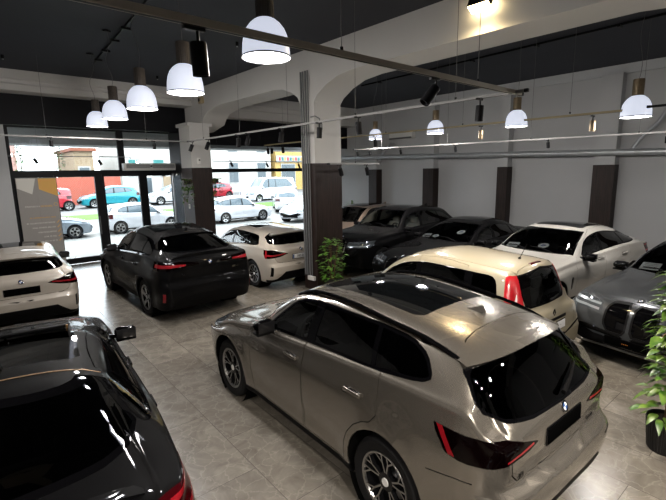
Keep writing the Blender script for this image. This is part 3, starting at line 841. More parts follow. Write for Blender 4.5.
def make_x1(name, mat, plate=None, rails=True, seats=None, lod=1):
    s = basespec(roofw=.70, roofend_u=4.17, roofend_z=1.515, gb_u=4.43, gb_z=1.165, tail_u=4.475, tail_z=1.07, belt0=1.065, belt1=1.225, ledge=.035, arch=.415, L=4.52, W=1.85, warp_r=[(.15, -.12), (.34, -.03), (.50, .01), (.60, .025), (.69, .025), (.735, -.06), (.80, -.055), (.95, -.025), (1.05, 0), (1.2, 0)]); B = Body(s); S = B.S; L = S.L
    c = dict(gap=.0075, doors=(1.44, 2.46, 3.48), sill=.30,
        dlo=[(1.72, 1.10), (2.1, 1.13), (2.6, 1.165), (3.42, 1.215), (3.84, 1.265), (3.92, 1.31), (3.80, 1.42), (3.62, 1.485), (3.2, 1.52), (2.6, 1.53), (2.3, 1.51), (2.12, 1.45), (1.92, 1.30), (1.76, 1.16)],
        pillars=[((2.43, 2.48), (2.56, 2.60)), ((3.38, 3.26), (3.43, 3.31))],
        sunroof=(2.20, 3.52, .45), sr_mat=M['sunglass'],
        rear_glass=[(.0, 1.10), (.40, 1.11), (.64, 1.14), (.74, 1.19), (.755, 1.25), (.68, 1.38), (.60, 1.455), (.3, 1.49), (0, 1.50)], rg_u=4.0,
        lamps={'tail': [[('E', chaikin([(.38, .965), (.50, .94), (.98, .92), (.98, 1.10), (.66, 1.065), (.50, 1.005)], 1, .1)), ('S', chaikin([(4.01, 1.11), (4.04, 1.04), (4.14, .925), (5, .90), (5, 1.12)], 1, .1))]],
               'tailbar': [[('E', [(.5, .88), (1.0, .88), (1.0, 1.09), (.5, 1.09)]), ('S', [(4.04, 1.09), (4.085, 1.09), (4.20, .935), (4.155, .935)])],
                           [('E', [(.44, .965), (.74, .945), (.74, .957), (.45, .982)]), ('S', [(4.31, .8), (5, .8), (5, 1.1), (4.31, 1.1)])]],
               'head': [[('E', [(.42, .70), (.98, .74), (.98, .92), (.44, .86)]), ('S', [(-.2, .6), (.55, .82), (.62, .93), (-.2, .93)])]],
               'led': [[('E', [(.5, .73), (.9, .76), (.9, .79), (.5, .77)]), ('S', [(-.2, .6), (.45, .8), (.5, .93), (-.2, .93)])]],
               'kidney': [[('E', [(.03, .56), (.24, .56), (.31, .70), (.28, .86), (.03, .87)]), ('S', [(-.2, .4), (.3, .4), (.3, 1), (-.2, 1)])]]},
        extra=[('grille', [('E', [(-.1, .28), (.55, .28), (.62, .40), (.5, .50), (-.1, .50)]), ('S', [(-.2, .2), (.3, .2), (.3, .6), (-.2, .6)])], ['body']),
               ('vent', [('E', [(.60, .385), (.84, .40), (.90, .50), (.86, .56), (.74, .53)]), ('S', [(4.2, .3), (5, .3), (5, .7), (4.2, .7)])], ['body']),
               ('diffuser', [('E', [(-.1, .1), (1., .1), (1., .27), (.74, .36), (.60, .48), (-.1, .48)]), ('S', [(4.0, 0), (5, 0), (5, .5), (4.2, .5)])], ['body'])],
        glass_mats={0: M['glass'], 1: M['privacy'], 2: M['privacy']})
    back = lambda f: f.calc_center_median().x > 4.0
    c['lines'] = [('T', [(3.93, 0), (3.93, .3), (3.95, .46), (4.0, .56), (4.08, .625)], lambda f: f.normal.z > .5),
                  ('E', [(.70, .97), (.68, .84), (.60, .765), (0, .76)], lambda f: back(f) and f.normal.x > .35), ('S', [(3.98, .74), (4.2, .79), (4.32, .80)], lambda f: f.calc_center_median().y > .75)]
    c['line_w'] = .009
    standard_cuts(B, c)
    root = finish_car(name, B, c, mat)
    add_wheels(root, S, B.cx, 'double', lod); add_interior(root, B, seats)
    add_mirror(root, B, 1.82, 1.13, M['black'])
    add_handles(B, (2.27, 3.20), .975, mat)
    add_badge(B, 'rear', 1.065, .041); add_fin(B, 3.72, mat)
    if rails: add_rails(B, 2.05, 4.02, .645, M['black'])
    if plate == 'black': add_plate(B, 'rear', .94, M['plate'])
    elif plate: add_plate(B, 'rear', .94, M['platewhite'], plate, M['black'], eu=True)
    spoiler(B, .665, 3.95, 4.25, 1.485, mat, sag=.06, lipu=.15)
    wiper(B, 1.15, M['matblack'])
    m = MB(); p, n = B.rear(.58, .80); m.box(M['chrome'], (0, 0, 0), (.09, .03, .004)); 
    m.bm.free()
    end_text(B, 'rear', .56, .79, 'X1', .055, M['black']); end_text(B, 'rear', -.50, .80, 'sDrive18i', .032, M['black'])
    front_wipers(B)
    return root, B

def make_x2(name, mat):
    s = basespec(L=4.554, W=1.845, H=1.64, cowl=1.12, cowl_u=1.32, header_u=2.05, roofpk_u=2.55, roofend_u=3.62, roofend_z=1.54, gb_u=4.36, gb_z=1.235, tail_u=4.45, tail_z=1.18, belt0=1.04, belt1=1.16, nose=.88, hood0=.98,
                 warp_r=[(.15, -.12), (.36, -.04), (.52, 0), (.66, 0), (.80, -.05), (1.0, -.02), (1.16, .0), (1.25, 0)])
    B = Body(s); S = B.S
    dl = auto_dlo(B, [(3.72, 1.175), (3.78, 1.21), (3.70, 1.31), (3.45, 1.42)])
    c = dict(doors=(1.42, 2.40, 3.42), sill=.36, clad=True, dlo=dl, pillars=[((2.35, 2.38), (2.45, 2.46)), ((3.28, 3.18), (3.32, 3.22))], sunroof=(2.2, 3.3, .50), sr_mat=M['sunglass'],
        rear_glass=[(0, 1.25), (.5, 1.255), (.70, 1.275), (.735, 1.30), (.60, 1.475), (.55, 1.51), (0, 1.54)], rg_u=3.6, 
        lamps={'tail': [[('E', [(.22, 1.045), (.5, 1.02), (.98, .97), (.98, 1.14), (.55, 1.13), (.22, 1.09)]), box(4.12, .8, 5, 1.15)]],
               'tailbar': [[('E', [(.46, 1.05), (.95, 1.03), (.95, 1.10), (.46, 1.08)]), box(4.18, .8, 5, 1.15)]],
               'head': [[('E', [(.42, .70), (.98, .74), (.98, .90), (.44, .84)]), ('S', [(-.2, .6), (.55, .82), (.62, .92), (-.2, .92)])]],
               'kidney': [[('E', [(.03, .50), (.3, .50), (.36, .66), (.30, .82), (.03, .84)]), box(-.2, .4, .3, 1)]]},
        extra=[('diffuser', [('E', [(-.1, .1), (1., .1), (1., .34), (.7, .40), (.6, .52), (-.1, .52)]), ('S', [(4.0, 0), (5, 0), (5, .6), (4.2, .6)])], ['body']),
               ('reflector', [('E', [(.84, .42), (.87, .42), (.87, .58), (.84, .58)]), box(4.2, .3, 5, .7)], ['body', 'clad'])],
        glass_mats={0: M['glass'], 1: M['privacy'], 2: M['privacy']})
    back = lambda f: f.calc_center_median().x > 4.0
    c['lines'] = [('E', [(.80, .90), (.78, .80), (.70, .76), (0, .76)], lambda f: back(f) and f.normal.x > .35)]
    standard_cuts(B, c); root = finish_car(name, B, c, mat)
    add_wheels(root, S, B.cx, 'five'); add_interior(root, B); add_mirror(root, B, 1.66, 1.08, mat); add_handles(B, (2.22, 3.12), .95, mat)
    add_badge(B, 'rear', 1.07, .041); add_fin(B, 3.45, mat); ducktail(B, 4.40, .66, .035, mat)
    end_text(B, 'rear', .52, .90, 'X2', .07, M['chrome']); end_text(B, 'rear', -.52, .905, 'xDrive', .045, M['chrome'])
    spoiler(B, .56, 3.52, 3.74, 1.525, mat, sag=.04)
    return root, B

def make_1er(name, mat, plate='dark', roofb=False):
    s = basespec(L=4.361, W=1.80, H=1.459, fo=.83, wb=2.67, tr=.335, arch=.372, zb=.17, nose=.74, hood0=.82, cowl_u=1.30, cowl=.98, header_u=2.02, roofpk_u=2.55, roofend_u=3.90, roofend_z=1.36, gb_u=4.16, gb_z=1.07, tail_u=4.30, tail_z=.99,
                 belt0=.90, belt1=1.03, roofw=.68, zface=.52, zmid=.6, warp_f=[(.15, .06), (.35, .0), (.55, .0), (.76, .03)],
                 warp_r=[(.15, -.12), (.32, -.04), (.46, 0), (.58, 0), (.68, -.05), (.84, -.03), (.96, 0), (1.1, 0)])
    B = Body(s); S = B.S
    dl = auto_dlo(B, [(3.40, 1.03), (3.62, 1.06), (3.66, 1.09), (3.50, 1.26)])
    c = dict(doors=(1.40, 2.36, 3.28), sill=.24, dlo=dl, pillars=[((2.31, 2.34), (2.41, 2.42)), ((3.16, 3.08), (3.20, 3.12))], sunroof=(2.15, 3.1, .46), sr_mat=M['sunglass'], frame=.018,
        rear_glass=[(0, 1.075), (.50, 1.08), (.68, 1.10), (.70, 1.14), (.61, 1.30), (.56, 1.335), (0, 1.355)], rg_u=3.75,
        lamps={'tail': [[('E', chaikin([(.38, .885), (.6, .83), (.98, .78), (.98, .99), (.74, .985), (.55, .93)], 1, .1)), ('S', [(3.98, 1.0), (4.0, .90), (4.10, .78), (5, .78), (5, 1.0)])]],
               'tailbar': [[('E', [(.46, .88), (.98, .83), (.98, .87), (.46, .905)]), box(4.05, .8, 5, 1.0)], [('E', [(.46, .80), (.98, .80), (.98, .98), (.6, .98)]), ('S', [(4.04, .985), (4.09, .985), (4.14, .80), (4.09, .80)])]],
               'head': [[('E', [(.42, .62), (.98, .66), (.98, .80), (.44, .74)]), ('S', [(-.2, .5), (.55, .72), (.62, .82), (-.2, .82)])]],
               'kidney': [[('E', [(.03, .50), (.3, .50), (.36, .60), (.30, .72), (.03, .73)]), box(-.2, .4, .3, 1)]]},
        extra=[('vent', [('E', [(.80, .36), (.845, .36), (.845, .60), (.80, .58)]), box(4., .3, 5, .7)], ['body']),
               ('diffuser', [('E', [(-.1, .1), (1., .1), (1., .24), (.70, .30), (.50, .46), (-.1, .46)]), ('S', [(4.0, 0), (5, 0), (5, .6), (4.1, .6)])], ['body']),
               ],
        glass_mats={0: M['glasslt'], 1: M['glasslt'], 2: M['glasslt']})
    back = lambda f: f.calc_center_median().x > 3.9
    c['lines'] = [('T', [(3.72, 0), (3.72, .3), (3.76, .50), (3.84, .56)], lambda f: f.normal.z > .5), ('E', [(.77, 1.0), (.77, .99)], back), ('E', [(.74, .80), (.70, .72), (.60, .68), (0, .68)], lambda f: back(f) and f.normal.x > .35)]
    if roofb: c['mats'] = {'sunroof': (M['sunglass'], 'C', 'sunroof', 0.001, .01)}
    standard_cuts(B, c); root = finish_car(name, B, c, mat)
    add_wheels(root, S, B.cx, 'multi'); add_interior(root, B, seatz=.30); add_mirror(root, B, 1.62, .93, M['black']); add_handles(B, (2.2, 3.0), .86, mat)
    add_badge(B, 'rear', .955, .04); spoiler(B, .585, 3.76, 4.04, 1.345, mat, sag=.035)
    if plate == 'dark':
        add_plate(B, 'rear', .79, M['plate'], '--   ---  --', M['rimdark'])
    else: add_plate(B, 'rear', .79, M['platewhite'], plate, M['black'], eu=True)
    return root, B

def make_x4(name, mat, front=True, open_roof=False, dark=False, **kw):
    s = basespec(L=4.752, W=1.918, H=1.625, fo=.87, wb=2.864, tr=.36, arch=.40, cowl_u=1.50, cowl=1.11, header_u=2.28, roofpk_u=2.75, roofend_u=3.72, roofend_z=1.52, gb_u=4.52, gb_z=1.175, tail_u=4.66, tail_z=1.13, belt0=1.04, belt1=1.15, nose=.90, hood0=.99,
                 zface=.62, roofw=.655, warp_f=[(.15, .06), (.35, .0), (.65, .0), (.92, .03)], warp_r=[(.15, -.12), (.36, -.04), (.52, 0), (.70, 0), (.82, -.05), (1.0, -.02), (1.10, .0), (1.16, 0)])
    s.update(kw); B = Body(s); S = B.S
    dl = auto_dlo(B, [(3.75, 1.175), (4.02, 1.20), (4.06, 1.23), (3.90, 1.33), (3.65, 1.415)])
    c = dict(doors=(1.55, 2.60, 3.62), sill=.34, dlo=dl, pillars=[((2.55, 2.57), (2.64, 2.65)), ((3.50, 3.42), (3.55, 3.47))], sunroof=(2.46, 3.35, .50), sr_mat=M['sunglass'], ws_w=.78,
        rear_glass=[(0, 1.20), (.5, 1.205), (.70, 1.225), (.735, 1.25), (.60, 1.44), (.55, 1.48), (0, 1.51)], rg_u=3.65, 
        lamps={'tailred': [[('E', chaikin([(.40, .93), (.7, .90), (.99, .88), (.99, 1.10), (.70, 1.09), (.40, 1.03)], 1, .1)), ('S', [(4.30, 1.09), (4.36, .86), (5, .86), (5, 1.09)])]],
               'tailbar': [[('E', [(.46, .96), (.95, .92), (.95, .95), (.48, .985)]), box(4.34, .8, 5, 1.1)], [('E', [(.46, 1.02), (.95, 1.05), (.95, 1.075), (.6, 1.06)]), box(4.34, .8, 5, 1.1)]],
               'head': [[('E', [(.36, .74), (.98, .78), (.98, .94), (.40, .88)]), ('S', [(-.2, .6), (.55, .84), (.66, .96), (-.2, .96)])]],
               'led': [[('E', [(.42, .77), (.9, .80), (.9, .83), (.42, .80)]), box(-.2, .6, .5, .95)], [('E', [(.42, .84), (.9, .86), (.9, .885), (.42, .865)]), box(-.2, .6, .5, .95)]],
               'kframe': [[('E', chaikin([(.02, .50), (.26, .50), (.34, .62), (.33, .84), (.27, .92), (.02, .93)], 1, .15)), box(-.2, .4, .35, 1.1)]]},
        extra=[('grille', [('E', [(-.1, .24), (.62, .24), (.80, .34), (.84, .56), (.62, .50), (.44, .44), (-.1, .42)]), box(-.2, .15, .4, .7)], ['body']),
               ('silver', [('E', [(-.1, .235), (.62, .25), (.80, .33), (.90, .45), (.86, .45), (.76, .36), (.60, .285), (-.1, .27)]), box(-.3, 0, .5, .5)], ['body', 'grille']),
               ('vent', [('S', chaikin([(1.34, .52), (1.40, .50), (1.44, .74), (1.36, .76)], 1, .15))], ['body']),
               ('diffuser', [('E', [(-.1, .1), (1., .1), (1., .30), (.7, .36), (.6, .50), (-.1, .50)]), ('S', [(4.2, 0), (5, 0), (5, .6), (4.4, .6)])], ['body'])],
        glass_mats={0: M['glass'], 1: M['privacy'], 2: M['privacy']})
    c['extra'].insert(0, ('kidney', [('E', chaikin([(.045, .525), (.25, .525), (.315, .63), (.305, .83), (.255, .895), (.045, .905)], 1, .15)), box(-.2, .4, .35, 1.1)], ['kframe']))
    c['mats'] = {'kframe': (M['rimdark'], 'P', 'grille_frame', -.004, .03)} if dark else {}
    if open_roof: c['extra'] += [('HOLE', [('T', [(2.47, -.48), (2.86, -.48), (2.86, .48), (2.47, .48)])], ['sunroof'])]
    c['lines'] = [('E', [(.86, .86), (.80, .80), (0, .80)], lambda f: f.calc_center_median().x > 4.3 and f.normal.x > .35)]
    standard_cuts(B, c); root = finish_car(name, B, c, mat)
    add_wheels(root, S, B.cx, 'five'); add_interior(root, B); add_mirror(root, B, 1.82, 1.06, M['black']); add_handles(B, (2.42, 3.36), .985, mat)
    add_badge(B, 'rear', 1.05, .041); add_badge(B, 'front', .955, .038); ducktail(B, 4.60, .66, .035, mat); front_wipers(B)
    for s in (1, -1):      # grille bars
        for k in range(6):
            y = s * (.08 + .035 * k); p, n = B.front(y, .70)
            if p is None: continue
    return root, B

def make_sedan(name, mat):
    s = basespec(L=4.71, W=1.83, H=1.44, fo=.80, wb=2.85, tr=.335, arch=.375, zb=.16, nose=.70, hood0=.82, cowl_u=1.45, cowl=.96, header_u=2.22, roofpk_u=2.75, roofend_u=3.42, roofend_z=1.36, gb_u=4.12, gb_z=1.06, tail_u=4.62, tail_z=1.02, belt0=.90, belt1=.98,
                 zface=.50, zmid=.58, roofw=.66, warp_f=[(.15, .06), (.3, .0), (.5, .0), (.72, .03)], warp_r=[(.15, -.1), (.32, -.04), (.46, 0), (.6, 0), (.8, -.04), (1.0, 0), (1.1, 0)])
    B = Body(s); S = B.S
    dl = auto_dlo(B, [(3.62, 1.01), (3.72, 1.03), (3.62, 1.12), (3.42, 1.23)])
    c = dict(doors=(1.5, 2.52, 3.42), sill=.24, dlo=dl, pillars=[((2.47, 2.49), (2.56, 2.57)), ((3.34, 3.28), (3.38, 3.32))], sunroof=(2.4, 3.1, .46), sr_mat=M['sunglass'],
        rear_glass=None,
        lamps={'tail': [[('E', [(.42, .80), (.98, .78), (.98, .95), (.46, .93)]), box(4.35, .7, 5, .95)]],
               'head': [[('E', [(.36, .58), (.98, .62), (.98, .76), (.40, .70)]), ('S', [(-.2, .5), (.5, .66), (.62, .78), (-.2, .78)])]],
               'led': [[('E', [(.42, .60), (.9, .64), (.9, .665), (.42, .63)]), box(-.2, .5, .45, .8)]],
               'kframe': [[('E', chaikin([(.02, .40), (.22, .40), (.30, .50), (.29, .66), (.24, .72), (.02, .73)], 1, .15)), box(-.2, .3, .35, .8)]]},
        extra=[('kidney', [('E', chaikin([(.04, .42), (.21, .42), (.28, .51), (.27, .65), (.225, .70), (.04, .71)], 1, .15)), box(-.2, .3, .35, .8)], ['kframe']),
               ('grille', [('E', [(-.1, .20), (.62, .20), (.80, .26), (.80, .40), (.62, .38), (-.1, .33)]), box(-.2, .15, .4, .6)], ['body'])],
        glass_mats={0: M['glass'], 1: M['privacy'], 2: M['privacy']})
    standard_cuts(B, c)
    B.region('rframe', [('T', [(3.50, -.1), (3.50, .52), (3.58, .56), (4.0, .64), (4.06, .60), (4.10, .3), (4.11, -.1)])], lambda f: f.normal.z > .2, only=['body', 'dlo'])
    B.region('glass_rear', [('T', [(3.53, -.1), (3.53, .50), (3.60, .54), (3.98, .61), (4.03, .58), (4.07, .3), (4.08, -.1)])], lambda f: f.normal.z > .2, only=['rframe'])
    root = finish_car(name, B, c, mat)
    add_wheels(root, S, B.cx, 'multi'); add_interior(root, B, seatz=.27); add_mirror(root, B, 1.76, .94, mat); add_handles(B, (2.36, 3.22), .86, mat); add_badge(B, 'front', .76, .038); front_wipers(B)
    return root, B

def make_bigsuv(name, mat, seats):
    s = basespec(L=4.93, W=2.0, H=1.745, fo=.88, wb=2.975, tr=.38, arch=.42, zb=.22, nose=.96, hood0=1.06, cowl_u=1.52, cowl=1.18, header_u=2.22, roofpk_u=2.8, roofend_u=4.3, roofend_z=1.60, gb_u=4.72, gb_z=1.2, tail_u=4.84, tail_z=1.13, belt0=1.10, belt1=1.20,
                 zface=.66, zmid=.72, roofw=.66, warp_f=[(.15, .06), (.35, .0), (.65, .0), (.98, .03)])
    B = Body(s); S = B.S
    dl = auto_dlo(B, [(3.85, 1.235), (4.15, 1.25), (4.22, 1.29), (4.05, 1.45), (3.9, 1.53)])
    c = dict(doors=(1.6, 2.68, 3.72), sill=.36, dlo=dl, pillars=[((2.62, 2.64), (2.72, 2.73)), ((3.62, 3.56), (3.67, 3.61))], sunroof=(2.4, 3.6, .52), sr_mat=M['sunglass'], ws_w=.80,
        rear_glass=[(0, 1.22), (.6, 1.23), (.74, 1.28), (.62, 1.52), (0, 1.58)], rg_u=4.2,
        lamps={'tail': [[('E', [(.42, .95), (.99, .92), (.99, 1.1), (.46, 1.08)]), box(4.5, .7, 5.2, 1.1)]],
               'head': [[('E', [(.40, .78), (.99, .82), (.99, .98), (.42, .92)]), ('S', [(-.2, .5), (.5, .86), (.66, 1.0), (-.2, 1.0)])]],
               'led': [[('E', [(.46, .81), (.93, .84), (.93, .87), (.46, .84)]), box(-.2, .5, .5, 1.0)]],
               'kframe': [[('E', chaikin([(.02, .56), (.28, .56), (.36, .68), (.35, .90), (.28, .98), (.02, .99)], 1, .15)), box(-.2, .4, .4, 1.2)]]},
        extra=[('kidney', [('E', chaikin([(.045, .585), (.27, .585), (.335, .69), (.325, .885), (.265, .955), (.045, .965)], 1, .15)), box(-.2, .4, .4, 1.2)], ['kframe']),
               ('grille', [('E', [(-.1, .26), (.66, .26), (.84, .36), (.86, .58), (.62, .52), (.44, .46), (-.1, .46)]), box(-.2, .15, .4, .7)], ['body'])],
        glass_mats={0: M['glasslt'], 1: M['privacy'], 2: M['privacy']}, ws_mat=M['glasslt'])
    standard_cuts(B, c); root = finish_car(name, B, c, mat)
    add_wheels(root, S, B.cx, 'multi'); add_interior(root, B, seats); add_mirror(root, B, 1.84, 1.12, mat); add_handles(B, (2.5, 3.5), 1.03, mat); add_badge(B, 'front', 1.02, .04); front_wipers(B); add_fin(B, 4.0, mat)
    return root, B

def make_modus(name, mat):
    s = basespec(L=3.80, W=1.70, H=1.59, fo=.74, wb=2.48, tr=.31, arch=.345, zb=.19, nose=.80, hood0=.90, cowl_u=.98, cowl=1.06, header_u=1.70, roofpk_u=2.2, roofend_u=3.50, roofend_z=1.53, gb_u=3.68, gb_z=1.0, tail_u=3.74, tail_z=.93, belt0=.98, belt1=1.06,
                 zface=.55, zmid=.6, roofw=.76, ledge=.03, flare=.014, warp_f=[(.15, .06), (.35, .0), (.55, .0), (.85, .03)], rear_round=.34, rear_min=.80,
                 warp_r=[(.15, -.08), (.32, -.02), (.46, 0), (.58, 0), (.66, -.03), (.9, -.015), (1.1, 0)])
    B = Body(s); S = B.S
    dl = auto_dlo(B, [(2.98, 1.08), (3.28, 1.12), (3.34, 1.18), (3.28, 1.36), (3.20, 1.42)], ua=.22, drop=.05)
    c = dict(doors=(1.06, 2.02, 2.95), sill=.26, dlo=dl, pillars=[((1.98, 2.0), (2.08, 2.08)), ((2.86, 2.80), (2.98, 2.92))], frame=.016, ws_w=.68, ws_t=.56, hood_u=.2,
        rear_glass=[(0, 1.02), (.46, 1.03), (.54, 1.07), (.55, 1.2), (.51, 1.44), (0, 1.50)], rg_u=3.3, rg_mat=M['glasslt'],
        lamps={'tailred': [[('E', [(.56, 1.08), (.99, 1.08), (.99, 1.46), (.50, 1.46)]), ('S', [(3.38, 1.44), (3.45, 1.08), (5, 1.08), (5, 1.44)])]],
               'led': [[('E', [(.62, 1.13), (.9, 1.13), (.9, 1.22), (.60, 1.22)]), box(3.52, 1.1, 5, 1.24)]],
               'head': [[('E', [(.36, .62), (.98, .66), (.98, .86), (.44, .80)]), ('S', [(-.2, .5), (.4, .72), (.5, .88), (-.2, .88)])]]},
        extra=[('grille', [('E', [(-.1, .26), (.5, .26), (.5, .42), (-.1, .42)]), box(-.2, .15, .4, .7)], ['body'])],
        glass_mats={0: M['glasslt'], 1: M['privacy'], 2: M['privacy']}, mats={'led': (M['white'], 'P', 'reversing_lamp', -.004, .01), 'tailred': (pbr('bright_red_lamp', (.42, .008, .015), .3, coat=1.), 'P', 'tail_lamp', -.004, .02)})
    c['lines'] = [('T', [(1.72, .52), (2.4, .545), (3.3, .54), (3.46, .50)], lambda f: f.normal.z > .5), ('E', [(.60, .92), (.58, .70), (.5, .60), (0, .60)], lambda f: f.calc_center_median().x > 3.4 and f.normal.x > .35), ('T', [(3.44, 0), (3.44, .45), (3.46, .5)], lambda f: f.normal.z > .5)]
    standard_cuts(B, c); root = finish_car(name, B, c, mat)
    add_wheels(root, S, B.cx, 'five'); add_interior(root, B, M['leather'], seatz=.36); add_mirror(root, B, 1.26, 1.0, mat); add_handles(B, (1.84, 2.76), .93, mat)
    p, n = B.rear(0, .90)      # diamond badge
    m = MB(); d = [(0, .055), (.038, 0), (0, -.055), (-.038, 0)]; e = [(a * .55, b * .55) for a, b in d]
    for i in range(4):
        j = (i + 1) % 4
        for a, b in (((d[i], d[j], e[j], e[i]), 0),): m.prism(M['chrome'], a, p.x - .012, p.x - .002, 'YZ')
    m.xf(Matrix.Translation((0, p.y, p.z))); m.build('badge', root)
    add_plate(B, 'rear', .72, M['platewhite'], 'BG  ·  ··', M['disc'], eu=True); rear_rect(B, 'tailgate_handle', -.30, .30, .805, .845, M['matblack'])
    m = MB(); q, n = B.roof(3.44, 0); m.box(M['lamp_red'], (q.x + .0, 0, q.z - .008), (.05, .26, .03), bevel=.008); m.build('high_brake_lamp', root)
    q, n = B.roof(3.22, 0); m = MB(); m.cyl(M['matblack'], q, q + Vector((-.02, 0, .02)), .022, .014); m.tube(M['matblack'], [q + Vector((-.01, 0, .01)), q + Vector((-.10, 0, .22))], .004); m.build('roof_antenna', root)
    wiper(B, 1.05, M['matblack'], -.3, 1.08)
    return root, B

def make_city(name, mat, lod=0, **k):
    """small street car"""
    kw = dict(L=4.0, W=1.74, H=1.49, fo=.80, wb=2.54, tr=.31, arch=.345, zb=.18, nose=.76, hood0=.86, cowl_u=1.12, cowl=1.0, header_u=1.80, roofpk_u=2.3, roofend_u=3.62, roofend_z=1.40, gb_u=3.86, gb_z=1.04, tail_u=3.93, tail_z=.96, belt0=.92, belt1=1.0,
              zface=.52, zmid=.58, roofw=.70, warp_f=[(.15, .06), (.3, .0), (.5, .0), (.8, .03)]); kw.update(k)
    B = Body(basespec(**kw)); S = B.S; L = S.L
    v = k.get('van'); dl = auto_dlo(B, [(L - .85, S.belt1 + .05), (L - .60, S.belt1 + .07), (L - .66, S.belt1 + .22)])
    u1 = S.cowl_u + 1.02; u2 = u1 + .85
    c = dict(doors=(S.cowl_u + .06, u1, u2), sill=.26, dlo=dl, pillars=[((u1 - .04, u1 - .02), (u1 + .05, u1 + .06)), ((u2 - .08, u2 - .14), (u2 - .03, u2 - .09))], ws_w=.66, ws_t=.54, hood_u=.2,
        rear_glass=[(0, S.gb_z + .01), (.5, S.gb_z + .02), (.62, S.gb_z + .06), (.55, S.roofend_z - .08), (0, S.roofend_z - .03)], rg_u=S.roofend_u - .15,
        lamps={'tailred': [[('E', [(.52, S.tail_z - .18), (.98, S.tail_z - .2), (.98, S.tail_z + .03), (.56, S.tail_z + .02)]), box(L - .35, .6, 6, S.tail_z + .03)]],
               'head': [[('E', [(.36, .62), (.98, .64), (.98, S.nose + .06), (.44, S.nose)]), ('S', [(-.2, .5), (.45, .68), (.5, .88), (-.2, .88)])]]},
        extra=[('grille', [('E', [(-.1, .26), (.5, .26), (.5, .44), (-.1, .44)]), box(-.2, .15, .4, .7)], ['body'])],
        glass_mats={i: M['street_glass'] for i in range(4)}, ws_mat=M['street_glass'], rg_mat=M['street_glass'])
    standard_cuts(B, c); root = finish_car(name, B, c, mat)
    add_wheels(root, S, B.cx, 'five', 0); add_mirror(root, B, S.cowl_u + .30, S.belt0 + .03, mat)
    return root, B
def setcam():
    cd = bpy.data.cameras.new('camera'); cam = bpy.data.objects.new('camera', cd); COL.objects.link(cam); SC.camera = cam
    F = 431.4; pitch, yaw, roll = .179214, .721301, -.016478
    cd.sensor_width = 36; cd.lens = F * 36 / 666; cd.clip_start = .02; cd.clip_end = 500
    f = Vector((math.sin(yaw) * math.cos(pitch), math.cos(yaw) * math.cos(pitch), -math.sin(pitch)))
    r = Vector((math.cos(yaw), -math.sin(yaw), 0)); u = r.cross(f)
    r2 = r * math.cos(roll) + u * math.sin(roll); u2 = -r * math.sin(roll) + u * math.cos(roll)
    R = Matrix((r2, u2, -f)).transposed().to_4x4(); cam.matrix_world = Matrix.Translation((0, 0, 2.791)) @ R
    v = SC.view_settings; v.view_transform = 'Standard'; v.look = 'None'; v.gamma = 1; v.use_curve_mapping = False
    SC.cycles.use_denoising = True
    return cam
